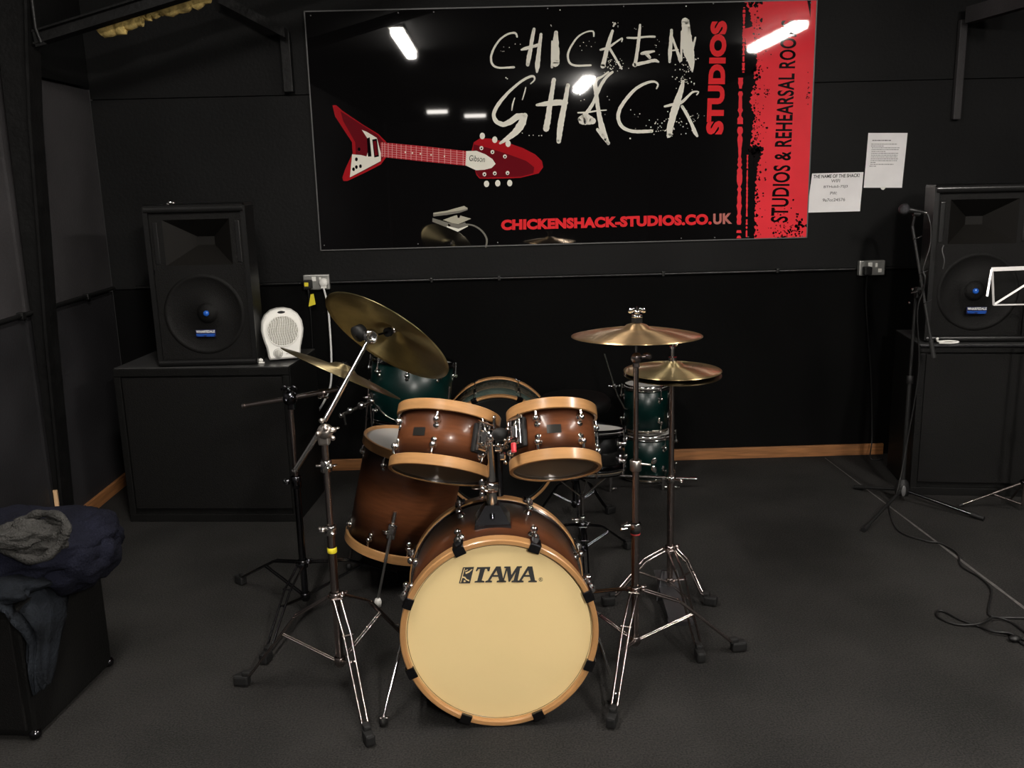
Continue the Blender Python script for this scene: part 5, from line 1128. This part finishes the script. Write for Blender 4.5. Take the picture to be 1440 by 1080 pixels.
b.tube(smooth_path([F(1446, 902, zc), F(1420, 892, zc), F(1390, 885, zc), F(1352, 872, zc), F(1328, 860, zc), F(1318, 860, zc), F(1320, 868, zc), F(1345, 878, zc), F(1378, 877, zc+.006), F(1398, 868, zc+.008), F(1420, 874, zc), F(1440, 888, zc), F(1452, 896, zc)], 8), .0042, 8)
b.tube(smooth_path([F(1376, 880, zc), F(1396, 888, zc+.006), F(1418, 890, zc+.010), F(1430, 896, zc+.006), F(1436, 904, zc), F(1450, 912, zc)], 8), .0042, 8)
b.sph(F(1427, 898, .012), (.022, .016, .012), u=10, v=6)
single(b, 'coiled_lead', M_cable, F(1390, 880, 0), 'tangled loop of black cable on the carpet at the right edge', 'cable')
b = MB(); b.tube(smooth_path([W(1327, 345, 4.32), W(1325, 352, 4.30), W(1328, 366, 4.30), W(1326, 378, 4.33)], 6), .0025, 6)
single(b, 'hanging_lead', mat('pale_grey_cable', (.12, .12, .12), .4), W(1327, 345, 4.32), 'short grey cable loop in front of the right speaker', 'cable')

# ================================================================== MUSIC STAND
mu = F(1428, 716); ux, uy = 2.463, 4.10
t = thing('music_stand', 'folding wire music stand with bright bare desk at the right edge', 'music stand', (ux, uy, 0))
M_nickel = mat('polished_nickel_wire', (.92, .90, .88), .30, .55, spec=.8)
b = MB(); b.cyl((ux, uy, .03), (ux, uy, .50), .008, 12); b.cyl((ux, uy, .48), (ux, uy, 1.0), .006, 12); part(b, 'pole', M_dchrome, t)
b = MB(); clamp_band(b, (ux, uy, .148), (0, 0, 1), .022, .012); clamp_band(b, (ux, uy, .385), (0, 0, 1), .016, .04); b.cyl((ux, uy, .39), (ux-.03, uy-.01, .395), .006, 8); part(b, 'collar', M_bchrome, t)
for (px, py) in ((1350, 713), (1500, 712)):
    f = F(px, py); f.z = .008; a = Vector((ux, uy, .148)); d = (f-a)
    b = MB(); b.cyl(a, f, .0055, 8); b.cyl(a+d*.0, a+d*.45, .0075, 10); l_ = part(b, 'leg', M_dchrome, t)
    b = MB(); b.cyl(f-d.normalized()*.015, f+d.normalized()*.004, .008, 10); part(b, 'rubber_foot', M_rubber, t, up=l_)
    b = MB(); b.cyl((ux, uy, .035), a+d*.5, .0042, 8); part(b, 'brace', M_dchrome, t)
f = Vector((ux+.02, uy+.14, .008)); b = MB(); b.cyl((ux, uy, .148), f, .0055, 8); part(b, 'leg', M_dchrome, t)
# desk: two lazy-tong halves with front lips
dy0, dy1 = 4.02, 4.00
def D(px, py, dy=0): return W(px, py, 4.03+dy)
b = MB()
def slat(p, q, w_=.011, th=.0025, nrm=(0, -1, .35)):
    p, q = Vector(p), Vector(q); d = (q-p).normalized(); n_ = Vector(nrm); n_ = (n_-d*n_.dot(d)).normalized(); s = d.cross(n_)
    b.prism([p+s*w_/2, p-s*w_/2, p-s*w_/2+n_*th, p+s*w_/2+n_*th], q-p)
slat(D(1394, 379), D(1500, 375), .018); slat(D(1395, 379), D(1397, 429), .010, nrm=(0, -1, .35)); slat(D(1394, 379, -.02), D(1388, 417, -.08), .008, nrm=(-.3, -1, .2))  # top slat widened to stand in for the bloom of its highlight
slat(D(1398, 428), D(1478, 378), .009); slat(D(1397, 429), D(1500, 427), .006); slat(D(1440, 402, .004), D(1500, 428, .004), .009); slat(D(1500, 375), D(1500, 428), .010)
part(b, 'desk', M_nickel, t)
b = MB(); b.cyl((ux, uy, .98), D(1446, 428, .03), .006, 8); part(b, 'desk_joint', M_dchrome, t)

# ================================================================== AMPLIFIER CASE AND HOODIE (lower left)
AX1, AY0, AY1, AH = -1.405, 2.49, 2.93, .43
Ma = Matrix.Translation((AX1, AY0, 0)) @ Matrix.Rotation(R_(-6.5), 4, 'Z')
t = thing('amplifier_case', 'black boxy amplifier case with metal corners at lower left under clothing', 'amplifier', Ma)
AW, AD = .60, .44
b = MB(); b.box((-AW/2, AD/2, AH/2+.006), (AW, AD, AH-.012), bev=.010); lpart(b, 'body', M_box, t)
b = MB(); b.box((-AW/2, -.002, AH/2), (AW-.05, .012, AH-.07), bev=.004); lpart(b, 'front_grille', M_grille, t)
for x in (0, -AW):
    for y in (0, AD):
        for z in ((.010, AH-.004) if y > 0 and x == 0 else (.010,)):
            sx = -1 if x == 0 else 1; sy = 1 if y == 0 else -1; sz = 1 if z < .1 else -1
            b = MB(); b.sph((x+sx*.010, y+sy*.010, z+sz*.008), (.019, .019, .018), u=12, v=8); lpart(b, 'corner', M_bchrome, t)
b = MB()
for x in (-.04, -AW+.04):
    for y in (.04, AD-.04): b.cyl((x, y, 0), (x, y, .012), .014, 10)
lpart(b, 'rubber_feet', M_rubber, t)
def cloth_lump(mb, c, rad, seed, amp=.16, fold=9, u=72, v=40, tilt=None, sq=.8):
    c = Vector(c); vs = []
    for i in range(v+1):
        ph = PI*i/v
        for k in range(u):
            a = 2*PI*k/u; d = Vector((math.copysign(abs(math.sin(ph)*math.cos(a))**sq, math.cos(a)), math.copysign(abs(math.sin(ph)*math.sin(a))**sq, math.sin(a)), math.copysign(abs(math.cos(ph))**sq, math.cos(ph))))
            nn = noise.noise(Vector((d.x*2.1+seed, d.y*2.1, d.z*2.4)))
            rid = 1-abs(noise.noise(Vector((d.x*1.3+seed*2, d.y*3.0+2, d.z*fold*.45+nn*2))))*2
            s = 1+amp*nn+amp*.45*rid
            p = Vector((d.x*rad[0]*s, d.y*rad[1]*s, d.z*rad[2]*s))
            if tilt: p = tilt @ p
            vs.append(c+p)
    mb.add(vs, [(i*u+k, (i+1)*u+k, (i+1)*u+(k+1) % u, i*u+(k+1) % u) for i in range(v) for k in range(u)], True)
t = thing('hoodie', 'navy hoodie with grey lined hood bundled on the amplifier case', 'clothing', (-1.55, 2.72, AH))
b = MB(); cloth_lump(b, (-1.515, 2.78, .515), (.245, .21, .085), 3.1, .15)
cloth_lump(b, (-1.36, 2.80, .475), (.115, .17, .105), 7.4, .16); part(b, 'body', M_navy, t)
b = MB(); hc = W(48, 752, 2.60); Mh_ = frame(hc, Vector((-.15, -.72, .66)))
n = 40; ring = []
for i in range(n+1):
    a = 2*PI*i/n; ring.append(Mh_ @ Vector((.100*math.cos(a)+.008*math.sin(3*a), .070*math.sin(a)+.006*math.sin(2*a+1), .012*math.sin(2*a))))
b.tube(ring, [.013+.003*math.sin(i*1.3) for i in range(n+1)], 10, caps=False)
cloth_lump(b, hc+Vector((-.02, .02, -.02)), (.090, .05, .052), 5.5, .25, 12); cloth_lump(b, hc+Vector((-.06, -.015, -.005)), (.075, .04, .028), 1.5, .25, 12)
part(b, 'hood', M_hood, t, label='grey fleece lined hood')
b = MB(); random.seed(4)
tip = XP(46, 946, -1.375); ty = tip.y; pts = [(-1.50, 2.60, .455), (-1.44, 2.60, .43), (-1.395, 2.60, .36), (-1.388, 2.60+(ty-2.60)*.3, .27), (-1.383, 2.60+(ty-2.60)*.65, .17), (tip.x, ty, max(tip.z, .03))]
path = smooth_path(pts, 8); nn = len(path); u = 40; vs = []
for i, p in enumerate(path):
    s = i/(nn-1); wy = (.165*(1-s)**.85+.008); wx = .040*(1-s*.75)
    for k in range(u):
        a = 2*PI*k/u; f_ = 1+.20*math.sin(a*9+s*7)+.38*noise.noise(Vector((math.cos(a)*1.6, math.sin(a)*1.6, s*4)))
        vs.append(Vector((p.x+wx*.55+wx*math.cos(a)*f_*.8, p.y+wy*math.sin(a)*f_, p.z+.02*math.sin(a*3+s*6)*(1-s))))
b.add(vs, [(i*u+k, i*u+(k+1) % u, (i+1)*u+(k+1) % u, (i+1)*u+k) for i in range(nn-1) for k in range(u)], True); b.add(vs[:u], [tuple(range(u))]); b.add(vs[-u:], [tuple(range(u))])
cloth_lump(b, (-1.58, 2.56, .462), (.20, .10, .035), 9.2, .2)
single(b, 'jacket', M_denim, (-1.42, 2.62, .2), 'faded dark jacket draped down the side of the amplifier case, below the hoodie', 'clothing')
